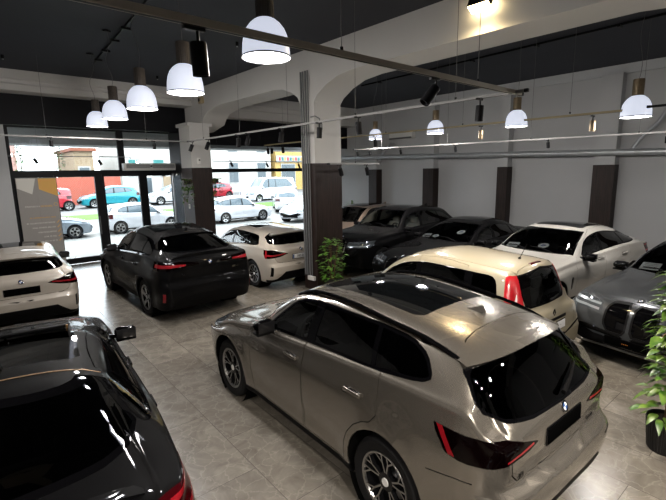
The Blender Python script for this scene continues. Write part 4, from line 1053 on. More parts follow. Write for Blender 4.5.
# ================================================================ THE HALL
def stone_floor():
    m, nt, b = nmat('stone_tile_floor'); N = nt.nodes.new; Lk = nt.links.new
    tc = N('ShaderNodeTexCoord'); mp = N('ShaderNodeMapping'); mp.inputs['Rotation'].default_value = (0, 0, math.radians(91.5)); mp.inputs['Location'].default_value = (.35, .02, 0)
    Lk(tc.outputs['Object'], mp.inputs[0])
    br = N('ShaderNodeTexBrick'); br.inputs['Scale'].default_value = 1; br.offset = .5; br.inputs['Brick Width'].default_value = 1.2; br.inputs['Row Height'].default_value = .6
    br.inputs['Mortar Size'].default_value = .003; br.inputs['Mortar Smooth'].default_value = .3; br.inputs['Bias'].default_value = 0
    br.inputs['Color1'].default_value = (.0, .0, .0, 1); br.inputs['Color2'].default_value = (1, 1, 1, 1); br.inputs['Mortar'].default_value = (.5, .5, .5, 1)
    Lk(mp.outputs[0], br.inputs['Vector'])
    # each tile shifts its own stone pattern
    ad = N('ShaderNodeVectorMath'); ad.operation = 'MULTIPLY_ADD'; ad.inputs[1].default_value = (7, 5, 3); Lk(br.outputs['Color'], ad.inputs[0]); Lk(tc.outputs['Object'], ad.inputs[2])
    n1 = N('ShaderNodeTexNoise'); n1.inputs['Scale'].default_value = 3.2; n1.inputs['Detail'].default_value = 9; n1.inputs['Roughness'].default_value = .62; n1.inputs['Distortion'].default_value = 1.2; Lk(ad.outputs[0], n1.inputs['Vector'])
    vo = N('ShaderNodeTexVoronoi'); vo.feature = 'DISTANCE_TO_EDGE'; vo.inputs['Scale'].default_value = 5.5
    ds = N('ShaderNodeVectorMath'); ds.operation = 'MULTIPLY_ADD'; ds.inputs[1].default_value = (.28, .28, .28); Lk(n1.outputs['Color'], ds.inputs[0]); Lk(ad.outputs[0], ds.inputs[2]); Lk(ds.outputs[0], vo.inputs['Vector'])
    r1 = N('ShaderNodeValToRGB'); e = r1.color_ramp.elements; e[0].position = .28; e[0].color = (.13, .117, .10, 1); e[1].position = .72; e[1].color = (.25, .228, .197, 1)
    e2 = r1.color_ramp.elements.new(.5); e2.color = (.185, .167, .143, 1); Lk(n1.outputs['Fac'], r1.inputs[0])
    r2 = N('ShaderNodeValToRGB'); r2.color_ramp.elements[0].position = 0; r2.color_ramp.elements[0].color = (1, 1, 1, 1); r2.color_ramp.elements[1].position = .045; r2.color_ramp.elements[1].color = (0, 0, 0, 1); Lk(vo.outputs['Distance'], r2.inputs[0])
    mx = N('ShaderNodeMix'); mx.data_type = 'RGBA'; mx.inputs[7].default_value = (.34, .315, .275, 1); Lk(r1.outputs[0], mx.inputs[6])
    ml = N('ShaderNodeMath'); ml.operation = 'MULTIPLY'; ml.inputs[1].default_value = .40; Lk(r2.outputs[0], ml.inputs[0]); Lk(ml.outputs[0], mx.inputs[0])
    mm = N('ShaderNodeMix'); mm.data_type = 'RGBA'; mm.inputs[7].default_value = (.07, .062, .055, 1); Lk(mx.outputs[2], mm.inputs[6]); Lk(br.outputs['Fac'], mm.inputs[0])
    tn = N('ShaderNodeMix'); tn.data_type = 'RGBA'; tn.blend_type = 'MULTIPLY'; tn.inputs[0].default_value = .22; Lk(mm.outputs[2], tn.inputs[6]); Lk(br.outputs['Color'], tn.inputs[7])
    Lk(tn.outputs[2], b.inputs['Base Color'])
    rr = N('ShaderNodeMapRange'); rr.inputs[3].default_value = .19; rr.inputs[4].default_value = .28; Lk(n1.outputs['Fac'], rr.inputs[0]); Lk(rr.outputs[0], b.inputs['Roughness'])
    bp = N('ShaderNodeBump'); bp.inputs['Strength'].default_value = .25; bp.inputs['Distance'].default_value = .004; iv = N('ShaderNodeMath'); iv.operation = 'SUBTRACT'; iv.inputs[0].default_value = 1; Lk(br.outputs['Fac'], iv.inputs[1]); Lk(iv.outputs[0], bp.inputs['Height']); Lk(bp.outputs[0], b.inputs['Normal'])
    return m
def wood_dark():
    m, nt, b = nmat('dark_wood_slats'); N = nt.nodes.new; Lk = nt.links.new
    tc = N('ShaderNodeTexCoord'); mp = N('ShaderNodeMapping'); mp.inputs['Scale'].default_value = (14, 14, .7); Lk(tc.outputs['Object'], mp.inputs[0])
    n = N('ShaderNodeTexNoise'); n.inputs['Scale'].default_value = 3; n.inputs['Detail'].default_value = 5; Lk(mp.outputs[0], n.inputs['Vector'])
    r = N('ShaderNodeValToRGB'); e = r.color_ramp.elements; e[0].position = .3; e[0].color = (.008, .005, .004, 1); e[1].position = .7; e[1].color = (.030, .017, .014, 1)
    Lk(n.outputs['Fac'], r.inputs[0]); Lk(r.outputs[0], b.inputs['Base Color']); b.inputs['Roughness'].default_value = .5; b.inputs['Specular IOR Level'].default_value = .25
    return m
def brick_red():
    m, nt, b = nmat('red_brick_fence'); N = nt.nodes.new; Lk = nt.links.new
    tc = N('ShaderNodeTexCoord'); mp = N('ShaderNodeMapping'); mp.inputs['Rotation'].default_value = (PI / 2, 0, 0); Lk(tc.outputs['Object'], mp.inputs[0])
    br = N('ShaderNodeTexBrick'); br.inputs['Scale'].default_value = 3; br.inputs['Mortar Size'].default_value = .05; br.inputs['Color1'].default_value = (.36, .035, .012, 1); br.inputs['Color2'].default_value = (.28, .03, .012, 1); br.inputs['Mortar'].default_value = (.36, .14, .10, 1)
    Lk(mp.outputs[0], br.inputs['Vector']); Lk(br.outputs['Color'], b.inputs['Base Color']); b.inputs['Roughness'].default_value = .9; return m
def plaster(name, col, k=.05, rough=.85): return pbr(name, col, rough, noise=k, nscale=1.3, bump=.06)
W = {}
H0 = 5.45; XW = 13.8; YF = 15.7; X0 = -5.; Y0 = -6.; YC = 13.4  # ceiling height, right wall, beam and columns: coordinates scaled about the camera, results hardcoded
def room():
    W['floor'] = stone_floor(); W['wood'] = wood_dark(); W['wall'] = plaster('grey_wall_plaster', (.46, .465, .47)); W['beam'] = plaster('white_beam_paint', (.56, .55, .53)); W['beamgrey'] = plaster('light_grey_paint', (.50, .51, .52))
    W['ceil'] = plaster('charcoal_ceiling_paint', (.028, .031, .042), .15, .8); W['frame'] = pbr('black_window_frame', (.004, .004, .005), .5, spec=.2); W['header'] = pbr('black_header_panel', (.006, .006, .008), .6, spec=.2)
    W['glass'] = glassmat('shopfront_glass', (.93, .95, .95)); W['galv'] = pbr('galvanised_duct', (.46, .48, .50), .35, .45, noise=.15, nscale=6); W['trackw'] = pbr('white_track', (.22, .217, .21), .6); W['trackg'] = pbr('brushed_track', (.46, .42, .36), .5, .1); W['trackb'] = pbr('warm_lit_track_colour', (.36, .30, .17), .45)  # brass tone of the last track has warm lamplight put into its colour
    W['blk'] = pbr('black_fixture', (.005, .005, .006), .5, spec=.2); W['brass'] = pbr('brushed_brass', (.22, .17, .11), .4, .8, noise=.2, nscale=30); W['taupe'] = pbr('taupe_metal', (.085, .072, .062), .45, .3, noise=.2, nscale=30); W['shade'] = pbr('opal_lamp_glass', (.40, .42, .48), .35, emit=(.80, .85, 1.), es=.74)
    W['bulb'] = pbr('lamp_core', (1, 1, 1), .3, emit=(1, .97, .95), es=10); W['spotlens'] = pbr('spot_lens', (1, 1, 1), .3, emit=(1, .93, .82), es=9); W['cable'] = pbr('grey_cable', (.12, .12, .12), .5); W['conduit'] = pbr('grey_conduit', (.16, .165, .17), .5); W['plastic'] = pbr('grey_white_plastic', (.70, .69, .66), .45)
    def S(name, mt, c, d):
        m = MB(); m.box(mt, c, d); return struct(m.build(name))
    def mk(name, f):
        m = MB(); f(m); return struct(m.build(name))
    LX = XW - X0 + .6; LY = YF - Y0 + .5; CX = (X0 + XW) / 2; CY = (Y0 + YF) / 2 + .1
    S('floor', W['floor'], (CX, CY, -.1), (LX, LY, .2)); S('ceiling', W['ceil'], (CX, CY, H0 + .1), (LX, LY, .2))
    S('wall_right', W['wall'], (XW + .15, CY, H0 / 2), (.3, LY, H0)); S('wall_left', W['wall'], (X0 - .15, CY, H0 / 2), (.3, LY, H0)); S('wall_back', W['wall'], (CX, Y0 - .15, H0 / 2), (LX, .3, H0))
    S('trim_1', W['beamgrey'], (XW - .05, CY, H0 - .12), (.10, LY, .24))
    k = 0
    for (a, b2) in ((12.92, 12.50), (10.1, 9.66), (7.14, 6.83), (4.33, 3.83), (1.3, .85), (-1.9, -2.4)):      # pilasters, dark wood on the lower half
        k += 2; S('trim_%d' % k, W['wall'], (XW - .16, (a + b2) / 2, (2.86 + H0 - .24) / 2), (.32, a - b2, H0 - .24 - 2.86)); S('trim_%d' % (k + 1), W['wood'], (XW - .17, (a + b2) / 2, 1.43), (.34, a - b2 + .03, 2.86))
    def beam(m):        # arcade beam with haunched knees at the columns
        yb = 4.79; P = [(Y0, H0), (YF, H0), (YF, 4.2), (14.2, 4.2), (YC, 4.36), (13.2, 4.56), (12.9, 4.68), (12.4, 4.76), (11.9, yb), (9.25, yb), (8.9, 4.75), (8.55, 4.63), (8.32, 4.49), (8.22, 4.32)]
        P += [(7.73, 4.32), (7.61, 4.45), (7.3, 4.62), (6.93, 4.74), (6.43, yb), (1.9, yb), (1.5, 4.75), (1.1, 4.63), (.8, 4.47), (.7, 4.32), (.2, 4.32), (.1, 4.5), (-.4, 4.68), (-1., yb), (Y0, yb)]
        m.prism(W['beam'], P, 6.30, 7.10, 'YZ')
    mk('trim_20', beam)
    def colm(y0, y1, x0, x1, h):
        def f(m):
            m.box(W['beam'], ((x0 + x1) / 2, (y0 + y1) / 2, (2.99 + h) / 2), (x1 - x0, y1 - y0, h - 2.99)); m.box(W['wood'], ((x0 + x1) / 2, (y0 + y1) / 2, 1.495), (x1 - x0 + .02, y1 - y0 + .02, 2.99))
        return f
    mk('trim_21', colm(7.73, 8.20, 6.30, 7.10, 4.35)); mk('trim_22', colm(.2, .7, 6.30, 7.10, 4.35)); mk('trim_23', colm(YC, 14.2, 5.88, 6.55, 4.3))
    mk('trim_24', lambda m: (m.box(W['beam'], (6.22, YC + .4, 4.33), (.82, .92, .10)), m.box(W['wood'], (6.35, 15.0, 1.43), (.5, 1.5, 2.86)), m.box(W['header'], (6.35, 15.0, 3.6), (.48, 1.48, 1.5))))
    S('trim_25', W['beamgrey'], (1.1, 15.5, 2.2), (.5, .7, 4.4)); S('wall_front', W['beamgrey'], (-2.1, 15.8, H0 / 2), (6.0, .3, H0))
    mk('trim_27', lambda m: m.prism(W['beam'], [(13.85, H0), (13.85, 5.24), (13.93, 5.21), (13.93, 5.14), (14.02, 5.12), (14.02, 4.97), (14.6, 4.97), (14.6, H0)], X0, 6.3, 'YZ'))
    mk('trim_28', lambda m: m.prism(W['beam'], [(13.85, H0), (13.85, 5.16), (13.93, 5.13), (13.93, 5.0), (14.02, 4.98), (14.02, 4.72), (14.6, 4.72), (14.6, H0)], 7.1, XW, 'YZ'))
    mk('trim_29', lambda m: m.prism(W['header'], [(14.6, H0), (14.6, 4.17), (15.8, 4.27), (15.8, H0)], X0, 6.3, 'YZ')); mk('trim_30', lambda m: m.prism(W['header'], [(14.6, H0), (14.6, 3.80), (15.8, 3.92), (15.8, H0)], 6.6, XW, 'YZ'))
    for k in range(7): S('trim_%d' % (40 + k), W['frame'], (7.4 + .95 * k, 14.59, 4.3), (.02, .02, .9))
    G = YF
    def bars(m, L):
        for x0, x1, z0, z1 in L: m.box(W['frame'], ((x0 + x1) / 2, G, (z0 + z1) / 2), (x1 - x0, .10, z1 - z0))
    f = mk('window_1', lambda m: bars(m, [(1.34, 1.48, 0, 4.3), (1.48, 6.3, 2.83, 2.97), (1.48, 6.3, 4.2, 4.28), (4.36, 4.56, 2.97, 4.2), (6.14, 6.32, 0, 4.3)]))
    for x0, x1 in ((1.48, 4.36), (4.56, 6.14)): g = MB(); g.box(W['glass'], ((x0 + x1) / 2, G, 3.58), (x1 - x0, .012, 1.24)); g.build('window_pane', f)
    f = mk('window_2', lambda m: bars(m, [(7.0, 7.1, 0, 3.95), (7.1, XW, 2.84, 2.98), (7.1, XW, 3.88, 3.95), (7.1, XW, 0, .12), (12.4, 12.52, 0, 3.95), (6.6, 7.0, 0, 3.95)]))
    for x0, x1, z, h in ((7.1, 12.4, 1.48, 2.72), (12.52, XW, 1.48, 2.72), (7.1, 12.4, 3.43, .90), (12.52, XW, 3.43, .90)): g = MB(); g.box(W['glass'], ((x0 + x1) / 2, G, z), (x1 - x0, .012, h)); g.build('window_pane', f)
    for i, (a, b2) in enumerate(((1.48, 2.30), (2.46, 3.64), (3.80, 5.02), (5.16, 6.14))):
        def dr(m):
            t = .06; bars(m, [(a, a + t, 0.02, 2.83), (b2 - t, b2, .02, 2.83), (a + t, b2 - t, .02, .20), (a + t, b2 - t, 2.76, 2.83)])
            if i < 3: bars(m, [(b2, b2 + .15, 0, 2.83)])
        f = mk('door_%d' % (i + 1), dr)
        g = MB(); g.box(W['glass'], ((a + b2) / 2, G, 1.49), (b2 - a - .12, .010, 2.55)); g.build('door_pane', f)
        if i in (1, 2):
            h = MB(); x = b2 - .04 if i == 1 else a + .04; h.cyl(W['conduit'], (x, G - .11, .9), (x, G - .11, 1.5), .014); h.cyl(W['conduit'], (x, G - .11, .95), (x, G - .04, .95), .01); h.cyl(W['conduit'], (x, G - .11, 1.45), (x, G - .04, 1.45), .01); h.build('door_handle', f)
    # open glass leaf standing in front of the column
    f = mk('door_5', lambda m: (m.box(W['galv'], (5.86, 14.95, 1.42), (.05, .05, 2.80)), m.box(W['galv'], (6.06, 14.62, 1.42), (.05, .05, 2.80)), m.box(W['galv'], (5.96, 14.785, .05), (.05, .38, .06), rot=Euler((0, 0, -.545))), m.box(W['galv'], (5.96, 14.785, 2.80), (.05, .38, .06), rot=Euler((0, 0, -.545)))))
    f.name = 'door_5'; g = MB(); g.box(glassmat('reflective_leaf_glass', (.75, .8, .84)), (5.96, 14.785, 1.42), (.012, .36, 2.7), rot=Euler((0, 0, -.545 + 1.09))); g.build('door_pane', f)

def track(name_label, p0, p1, mt, h=.036, w=.034, group='lighting tracks', drops=3, cat='lighting track'):
    p0 = Vector(p0); p1 = Vector(p1); r = empty('lighting_track', (p0 + p1) / 2)
    r.location.z = 0; tag(r, name_label, cat, group)
    d = p1 - p0; q = Euler((0, 0, math.atan2(d.y, d.x))); c = (p0 + p1) / 2
    m = MB(); m.box(mt, c, (d.length, w, h), rot=q); m.xf(Matrix.Translation(-r.location)); m.build('track_bar', r)
    m = MB(); m.box(W['blk'], c - Vector((0, 0, h / 2)), (d.length, w * .45, .004), rot=q); m.xf(Matrix.Translation(-r.location)); m.build('conductor_slot', r)
    for e in (p0, p1):
        m = MB(); m.box(W['blk'], e, (.05, w + .006, h + .006), rot=q, bevel=.004); m.xf(Matrix.Translation(-r.location)); m.build('end_cap', r)
    for k in range(drops):
        p = p0 + d * ((k + .5) / drops); m = MB(); m.cyl(W['cable'], p + Vector((0, 0, h / 2)), (p.x, p.y, H0), .0035, n=6); m.cyl(W['blk'], p + Vector((0, 0, h / 2)), p + Vector((0, 0, h / 2 + .03)), .014); m.xf(Matrix.Translation(-r.location)); m.build('suspension_wire', r)
    return r
PP = 155.; SPK = 2.
def spot(p, aim, label, size=1., on=True, power=60, mt=None, group=None, light=True, ang=50, rad=.05):
    """cylindrical track spotlight: adapter, yoke, body and lens; p is the track's underside"""
    p = Vector(p); r = empty('track_spotlight', p); tag(r, label, 'spotlight', group)
    m = MB(); m.box(W['blk'], (0, 0, -.012), (.12 * size, .03, .024), bevel=.004); m.cyl(W['blk'], (.02, 0, -.02), (.02, 0, -.075 * size), .010); m.build('track_adapter', r)
    a = Vector(aim).normalized(); q = a.to_track_quat('-Z', 'Y').to_euler(); Lb = .17 * size; rb = .044 * size
    c0 = Vector((.02, 0, -.075 * size)); power *= SPK
    m = MB(); m.lathe(mt or W['blk'], [(0, .05 * size), (rb * .93, .05 * size), (rb, .04 * size), (rb, -Lb + .05 * size), (rb * .9, -Lb + .05 * size), (rb * .86, -Lb + .085 * size)], (0, 0, 0), rot=q, n=20)
    for v in m.bm.verts: v.co += c0 + a * .05 * size
    b = m.build('lamp_body', r)
    m = MB(); m.lathe(W['spotlens'] if on else W['galv'], [(rb * .86, -Lb + .08 * size), (0, -Lb + .08 * size)], (0, 0, 0), rot=q, n=20)
    for v in m.bm.verts: v.co += c0 + a * .05 * size
    m.build('lens', b)
    if on and light:
        ld = bpy.data.lights.new('spot_beam', 'SPOT'); ld.energy = power; ld.spot_size = math.radians(ang); ld.spot_blend = .6; ld.color = (1, .91, .80); ld.shadow_soft_size = rad
        lo = bpy.data.objects.new('spot_beam', ld); COL.objects.link(lo); lo.parent = b; lo.location = c0 + a * (Lb + .02) ; lo.rotation_euler = a.to_track_quat('-Z', 'Y').to_euler()
    return r
def pendant(x, y, z, R, label, brass=True, power=30, cord=0, group='bell pendant lamps'):
    """bell shade of opal glass below a ribbed metal cylinder; z is the rim height"""
    r = empty('pendant_lamp', (x, y, z)); tag(r, label, 'pendant lamp', group); s = R / .225
    m = MB(); pr = [(.225, 0), (.223, .05), (.217, .12), (.203, .19), (.178, .25), (.142, .295), (.105, .325), (.082, .337)]
    pin = [(a - .006, b - .002) for a, b in pr[::-1]]
    m.lathe(W['shade'], [(a * s, b * s) for a, b in pr + pin], n=40); sh = m.build('lamp_shade', r)
    m = MB(); m.lathe(W['cable'], [((.228) * s, -.006 * s), (.231 * s, .006 * s), (.224 * s, .012 * s), (.217 * s, .0), (.228 * s, -.006 * s)], n=40); m.build('shade_rim', sh)
    m = MB(); hm = W['brass'] if brass else W['taupe']; m.lathe(hm, [(.0, .60 * s), (.080 * s, .60 * s), (.083 * s, .59 * s), (.076 * s, .335 * s), (.0, .33 * s)], n=32)
    for k in range(20):
        a = 2 * PI * k / 20; m.box(hm, (.080 * s * math.cos(a), .080 * s * math.sin(a), .465 * s), (.008 * s, .008 * s, .25 * s), rot=Euler((0, 0, a)))
    m.build('lamp_holder', r)
    m = MB(); m.sphere(W['bulb'], (0, 0, .22 * s), .05 * s, 12, (1, 1, 1.2)); m.build('bulb', r)
    h = H0 - z; pts = []
    for k in range(13):
        t = k / 12; pts.append((.05 * math.sin(t * 7 + cord) * math.sin(PI * t) * (1.4 if cord else .3), .05 * math.sin(t * 5 + cord * 2) * math.sin(PI * t), .60 * s + (h - .60 * s) * t))
    m = MB(); m.tube(W['cable'], pts, .004, 6); m.build('cord', r)
    m = MB(); m.cyl(W['blk'], (0, 0, h - .03), (0, 0, h), .045); m.box(W['blk'], (0, 0, h - .02), (.14, .04, .03)); m.build('ceiling_rose', r)
    ld = bpy.data.lights.new('lamp_light', 'POINT'); ld.energy = power; ld.color = (1, .95, .90); ld.shadow_soft_size = .12
    lo = bpy.data.objects.new('lamp_light', ld); COL.objects.link(lo); lo.parent = r; lo.location = (0, 0, -.03)
    return r
def leafmesh(m, mt, p, d, L, wd, droop=.3, up=Vector((0, 0, 1))):
    d = Vector(d).normalized(); s = d.cross(up)
    if s.length < .1: s = Vector((1, 0, 0))
    s.normalize(); u = s.cross(d); rows = []
    for t, w in ((0, .05), (.18, .75), (.42, 1.), (.7, .62), (.9, .22), (1, .0)):
        c = Vector(p) + d * (L * t) - up * (droop * L * t * t); rows.append((c - s * wd * w / 2 + u * .10 * wd * w, c, c + s * wd * w / 2 + u * .10 * wd * w))
    vs = [[m.bm.verts.new(q) for q in r] for r in rows]
    fs = [m.bm.faces.new((a[k], a[k + 1], b[k + 1], b[k])) for a, b in zip(vs, vs[1:]) for k in (0, 1)]
    m._fin(fs, mt, True)
def leafmat(name, c1, c2):
    m, nt, b = nmat(name); N = nt.nodes.new; Lk = nt.links.new
    tc = N('ShaderNodeTexCoord'); n = N('ShaderNodeTexNoise'); n.inputs['Scale'].default_value = 9; Lk(tc.outputs['Object'], n.inputs['Vector'])
    r = N('ShaderNodeValToRGB'); e = r.color_ramp.elements; e[0].position = .35; e[0].color = (*c1, 1); e[1].position = .65; e[1].color = (*c2, 1); Lk(n.outputs['Fac'], r.inputs[0]); Lk(r.outputs[0], b.inputs['Base Color'])
    b.inputs['Roughness'].default_value = .35; b.inputs['Transmission Weight'].default_value = 0; b.inputs['Subsurface Weight'].default_value = 0
    return m
def plants():
    G = leafmat('green_leaf', (.04, .13, .012), (.14, .28, .04)); G2 = leafmat('pothos_leaf', (.03, .10, .008), (.13, .21, .03)); stem = pbr('plant_stem', (.14, .08, .04), .7); pot = pbr('black_ribbed_pot', (.012, .012, .013), .4); soil = pbr('soil', (.02, .013, .008), .95)
    def potm(m, R, h):
        m.lathe(pot, [(0, 0), (R * .80, 0), (R, h), (R * .95, h), (R * .93, h - .04), (0, h - .05)], n=36)
        for k in range(36):
            a = 2 * PI * k / 36; m.box(pot, (R * .905 * math.cos(a), R * .905 * math.sin(a), h * .5), (.010, .010, h * .9), rot=Euler((0, math.atan2(R * .2, h), a)))
    rnd = random.Random(3)
    # pothos on a moss pole, right foreground
    r = empty('potted_plant', (5.04, .76, 0)); tag(r, 'yellow-green leafy climbing plant in a ribbed black pot before the grey car', 'potted plant')
    m = MB(); potm(m, .17, .34); m.build('plant_pot', r); m = MB(); m.lathe(soil, [(0, .31), (.155, .30)], n=24); m.build('soil', r)
    m = MB(); m.cyl(stem, (0, 0, .3), (0, 0, 1.42), .028); m.build('moss_pole', r)
    m = MB()
    for k in range(340):
        z = .34 + 1.05 * (k / 230) ** .9; a = rnd.uniform(0, 2 * PI); rr = rnd.uniform(.03, .24) * (1 - .25 * (z - .3)); p = (rr * math.cos(a), rr * math.sin(a), z + rnd.uniform(-.03, .03))
        d = Vector((math.cos(a + rnd.uniform(-.5, .5)), math.sin(a + rnd.uniform(-.5, .5)), rnd.uniform(-.3, .35))); leafmesh(m, G2, p, d, rnd.uniform(.09, .16), rnd.uniform(.055, .09), rnd.uniform(.2, .7))
    for a, z, l in ((3.5, .95, .36), (2.9, 1.2, .30), (4.0, 1.3, .28), (3.2, .7, .30), (3.9, .55, .24)):
        q = Vector((math.cos(a), math.sin(a), .15)) * l; m.tube(stem, [(0, 0, z), tuple(Vector((0, 0, z)) + q * .6 + Vector((0, 0, .05))), tuple(Vector((0, 0, z)) + q)], .004, 5); leafmesh(m, G2, Vector((0, 0, z)) + q, (math.cos(a), math.sin(a), -.1), .19, .10, .3)
    m.build('foliage', r)
    # fig beside the middle column
    r = empty('potted_plant', (6.46, 7.38, 0)); tag(r, 'bushy bright green plant standing against the dark wood of the middle column', 'potted plant')
    m = MB(); potm(m, .19, .36); m.build('plant_pot', r); m = MB(); m.lathe(soil, [(0, .33), (.17, .32)], n=24); m.build('soil', r)
    m = MB()
    for k in range(5):
        a = k * 1.3; m.tube(stem, [(.03 * math.cos(a), .03 * math.sin(a), .3), (.09 * math.cos(a), .06 * math.sin(a), .7), (.2 * math.cos(a), .1 * math.sin(a), 1.15)], [.014, .01, .006], 6)
    m.build('stems', r); m = MB()
    for k in range(230):
        z = rnd.uniform(.30, 1.28); w = .33 * math.sin(min(1, (z - .1) / .7) * PI / 2) * (1 if z < .95 else 1 - (z - .95) * 1.6); a = rnd.uniform(0, 2 * PI); rr = w * rnd.uniform(.35, 1)
        p = (rr * math.cos(a), rr * math.sin(a) * .8, z); leafmesh(m, G, p, (math.cos(a + rnd.uniform(-.7, .7)), math.sin(a), rnd.uniform(-.2, .6)), rnd.uniform(.09, .15), rnd.uniform(.06, .10), .3)
    m.build('foliage', r)
    # plant behind the champagne car (by the right wall)
    r = empty('potted_plant', (12.7, 13.2, 0)); tag(r, 'small plant top showing above the champagne car by the far wall', 'potted plant')
    m = MB(); potm(m, .2, .45); m.build('plant_pot', r); m = MB(); m.cyl(stem, (0, 0, .4), (0, 0, 1.5), .02); m.build('stems', r); m = MB()
    for k in range(60):
        a = rnd.uniform(0, 2 * PI); leafmesh(m, G, (.05 * math.cos(a), .05 * math.sin(a), rnd.uniform(.7, 1.6)), (math.cos(a), math.sin(a), rnd.uniform(.1, 1)), rnd.uniform(.25, .4), .07, .5)
    m.build('foliage', r)
    # trailing ivy on the shopfront column, in two hanging planters
    for (x, y, lab) in ((5.72, 13.5, 'hanging ivy trailing down the left edge of the shopfront column'), (6.66, 13.5, 'hanging ivy trailing down the right edge of the shopfront column')):
        r = empty('hanging_plant', (x, y, 2.55)); tag(r, lab, 'hanging plant', None)
        m = MB(); m.box(pot, (0, 0, 0), (.26, .16, .14), bevel=.02); m.build('planter', r); m = MB()
        for s in range(7):
            px = rnd.uniform(-.1, .1); py = rnd.uniform(-.09, .02); l = rnd.uniform(.4, 1.1); pts = [(px, py, .06), (px * 1.4, py - .08, .10)] + [(px * 1.6 + rnd.uniform(-.04, .04), py - .10 + rnd.uniform(-.02, .02), .05 - l * k / 6) for k in range(1, 7)]
            m.tube(stem, pts, .004, 4)
            for k in range(26):
                t = rnd.uniform(0, 6.9); i = int(t); p = Vector(pts[i]).lerp(Vector(pts[min(i + 1, 7)]), t - i); a = rnd.uniform(0, 2 * PI); leafmesh(m, G, p, (math.cos(a), math.sin(a), rnd.uniform(-.4, .4)), rnd.uniform(.06, .11), rnd.uniform(.05, .08), .3)
            
        m.build('foliage', r)
def fixtures():
    # ring of tracks hung at 3.7 m
    Z = 3.69
    track('thick brushed lighting track crossing the upper foreground from left to right', (-2.5, 2.65, Z), (5.38, 2.60, Z), W['trackg'], .045, .05, drops=4)
    track('white lighting track running from the foreground track back past the middle column to the shopfront', (5.2, 2.45, Z), (5.2, 11.95, Z), W['trackw'], drops=5)
    track('thin track in front of the shopfront header, upper of the two there', (-1.5, 11.95, Z), (5.2, 12.02, Z), W['trackw'], .03, .03, drops=3)
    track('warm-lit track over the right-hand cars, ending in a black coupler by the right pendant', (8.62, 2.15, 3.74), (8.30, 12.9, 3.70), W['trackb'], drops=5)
    track('dark track continuing right from the black coupler by the right pendant', (8.62, 2.05, 3.74), (8.75, -1., 3.74), W['blk'], drops=1)
    track('white lighting track on the far side of the right bay, just above the duct', (10.05, 1.5, 3.4), (8.95, 9.2, 3.42), W['trackw'], .03, .03, drops=4)
    track('thin track low in front of the left shop windows', (1.25, 15.2, 3.41), (4.6, 15.2, 3.34), W['conduit'], .022, .022, drops=2)
    track('thin track low in front of the right shop windows', (7.5, 15.2, 3.30), (12.4, 15.2, 3.20), W['conduit'], .022, .022, drops=2)
    track('short white track end beside the middle column', (6.42, 7.40, 2.965), (8.11, 7.42, 2.98), W['trackw'], drops=1)
    # thin black power rails on the ceiling
    for a, b2, lb in (((2.98, 11.8, H0 - .03), (2.55, 5.6, H0 - .03), 'thin black power rail on the ceiling above the left pendants'), ((10.1, 10, H0 - .03), (9.7, -1, H0 - .03), 'thin black power rail on the ceiling above the right pendants')):
        m = MB(); d = Vector(b2) - Vector(a); c = (Vector(a) + Vector(b2)) / 2; m.box(W['blk'], c, (d.length, .035, .04), rot=Euler((0, 0, math.atan2(d.y, d.x))))
        for k in range(7): m.box(W['blk'], Vector(a).lerp(Vector(b2), (k + .5) / 7) - Vector((0, 0, .03)), (.16, .05, .04))
        tag(m.build('power_rail'), lb, 'power rail')
    # pendants: two rows
    def P(x, z, px, py): return None
    rows = [(2.34, 3.54, 3.83, .218, 'nearest and largest of the left pendant lamps, crossed by the foreground track', .0), (2.38, 5.44, 3.79, .222, 'second nearest left pendant lamp, partly behind a black spotlight', 0), (2.42, 7.17, 3.80, .222, 'middle one of the five left pendant lamps', .8),
            (2.58, 9.2, 3.86, .222, 'fourth left pendant lamp, overlapping the farthest one', 1.7), (2.72, 11.1, 3.89, .215, 'farthest left pendant lamp, in front of the black header', 2.6)]
    for x, y, z, R_, lb, cd in rows: pendant(x, y, z, R_, lb, brass=False, power=PP, cord=cd, group=None)
    rows = [(8.75, 2.25, 3.61, .225, 'rightmost pendant lamp, beside the end of the warm-lit track', 2.2), (8.62, 4.23, 3.62, .205, 'brass-topped pendant lamp right of the foreground track end', 1.2), (8.75, 6.24, 3.64, .195, 'pendant lamp below the tilted black spotlight of the foreground track', 0), (8.85, 8.25, 3.64, .175, 'farthest right-bay pendant lamp, beside the middle column', 3.1)]
    for x, y, z, R_, lb, cd in rows: pendant(x, y, z, R_, lb, power=PP * .6, cord=cd, group=None)
    pendant(8.75, -.2, 3.75, .222, 'added pendant lamp of the same bell shape, out of view, brightening the hall', power=PP * .6)  # unseen lamp added to brighten the hall
    track('added track out of view, carrying the fill spotlights', (-2.5, -.6, Z), (5.2, -.6, Z), W['trackg'], .045, .05, drops=3)  # unseen track added to hold the fill spotlights
    for x in (-1.9, -.6, .9, 2.4, 3.9): spot((x, -.6, Z - .03), (.15, .55, -1), 'added fill spotlight on the unseen track', 1.1, True, 210, ang=80, group='added fill spotlights')  # unseen spotlights added to light the foreground
    spot((-1.6, 2.65, 3.67), (.4, .5, -1), 'added fill spotlight on the unseen left end of the foreground track', 1.1, True, 130, ang=75)  # one more unseen spotlight added as fill
    # spots on the foreground track
    spot((1.24, 2.65, 3.67), (.06, .05, -1), 'large black spotlight hanging straight from the foreground track', 1.15, False)
    spot((3.66, 2.63, 3.67), (-.75, .35, -1), 'large black spotlight tilted left under the foreground track', 1.15, False)
    T2 = [(11.75, (-.35, .3, -1), 'first', 1), (10.75, (-.5, -.1, -1), '', 0), (9.2, (.1, .3, -1), '', 0), (8.75, (-.25, .1, -1), '', 1), (7.45, (-.2, 0, -1), '', 1), (6.25, (.0, .1, -1), '', 0), (5.25, (.25, .1, -1), '', 0), (3.05, (0, .05, -1), '', 1)]
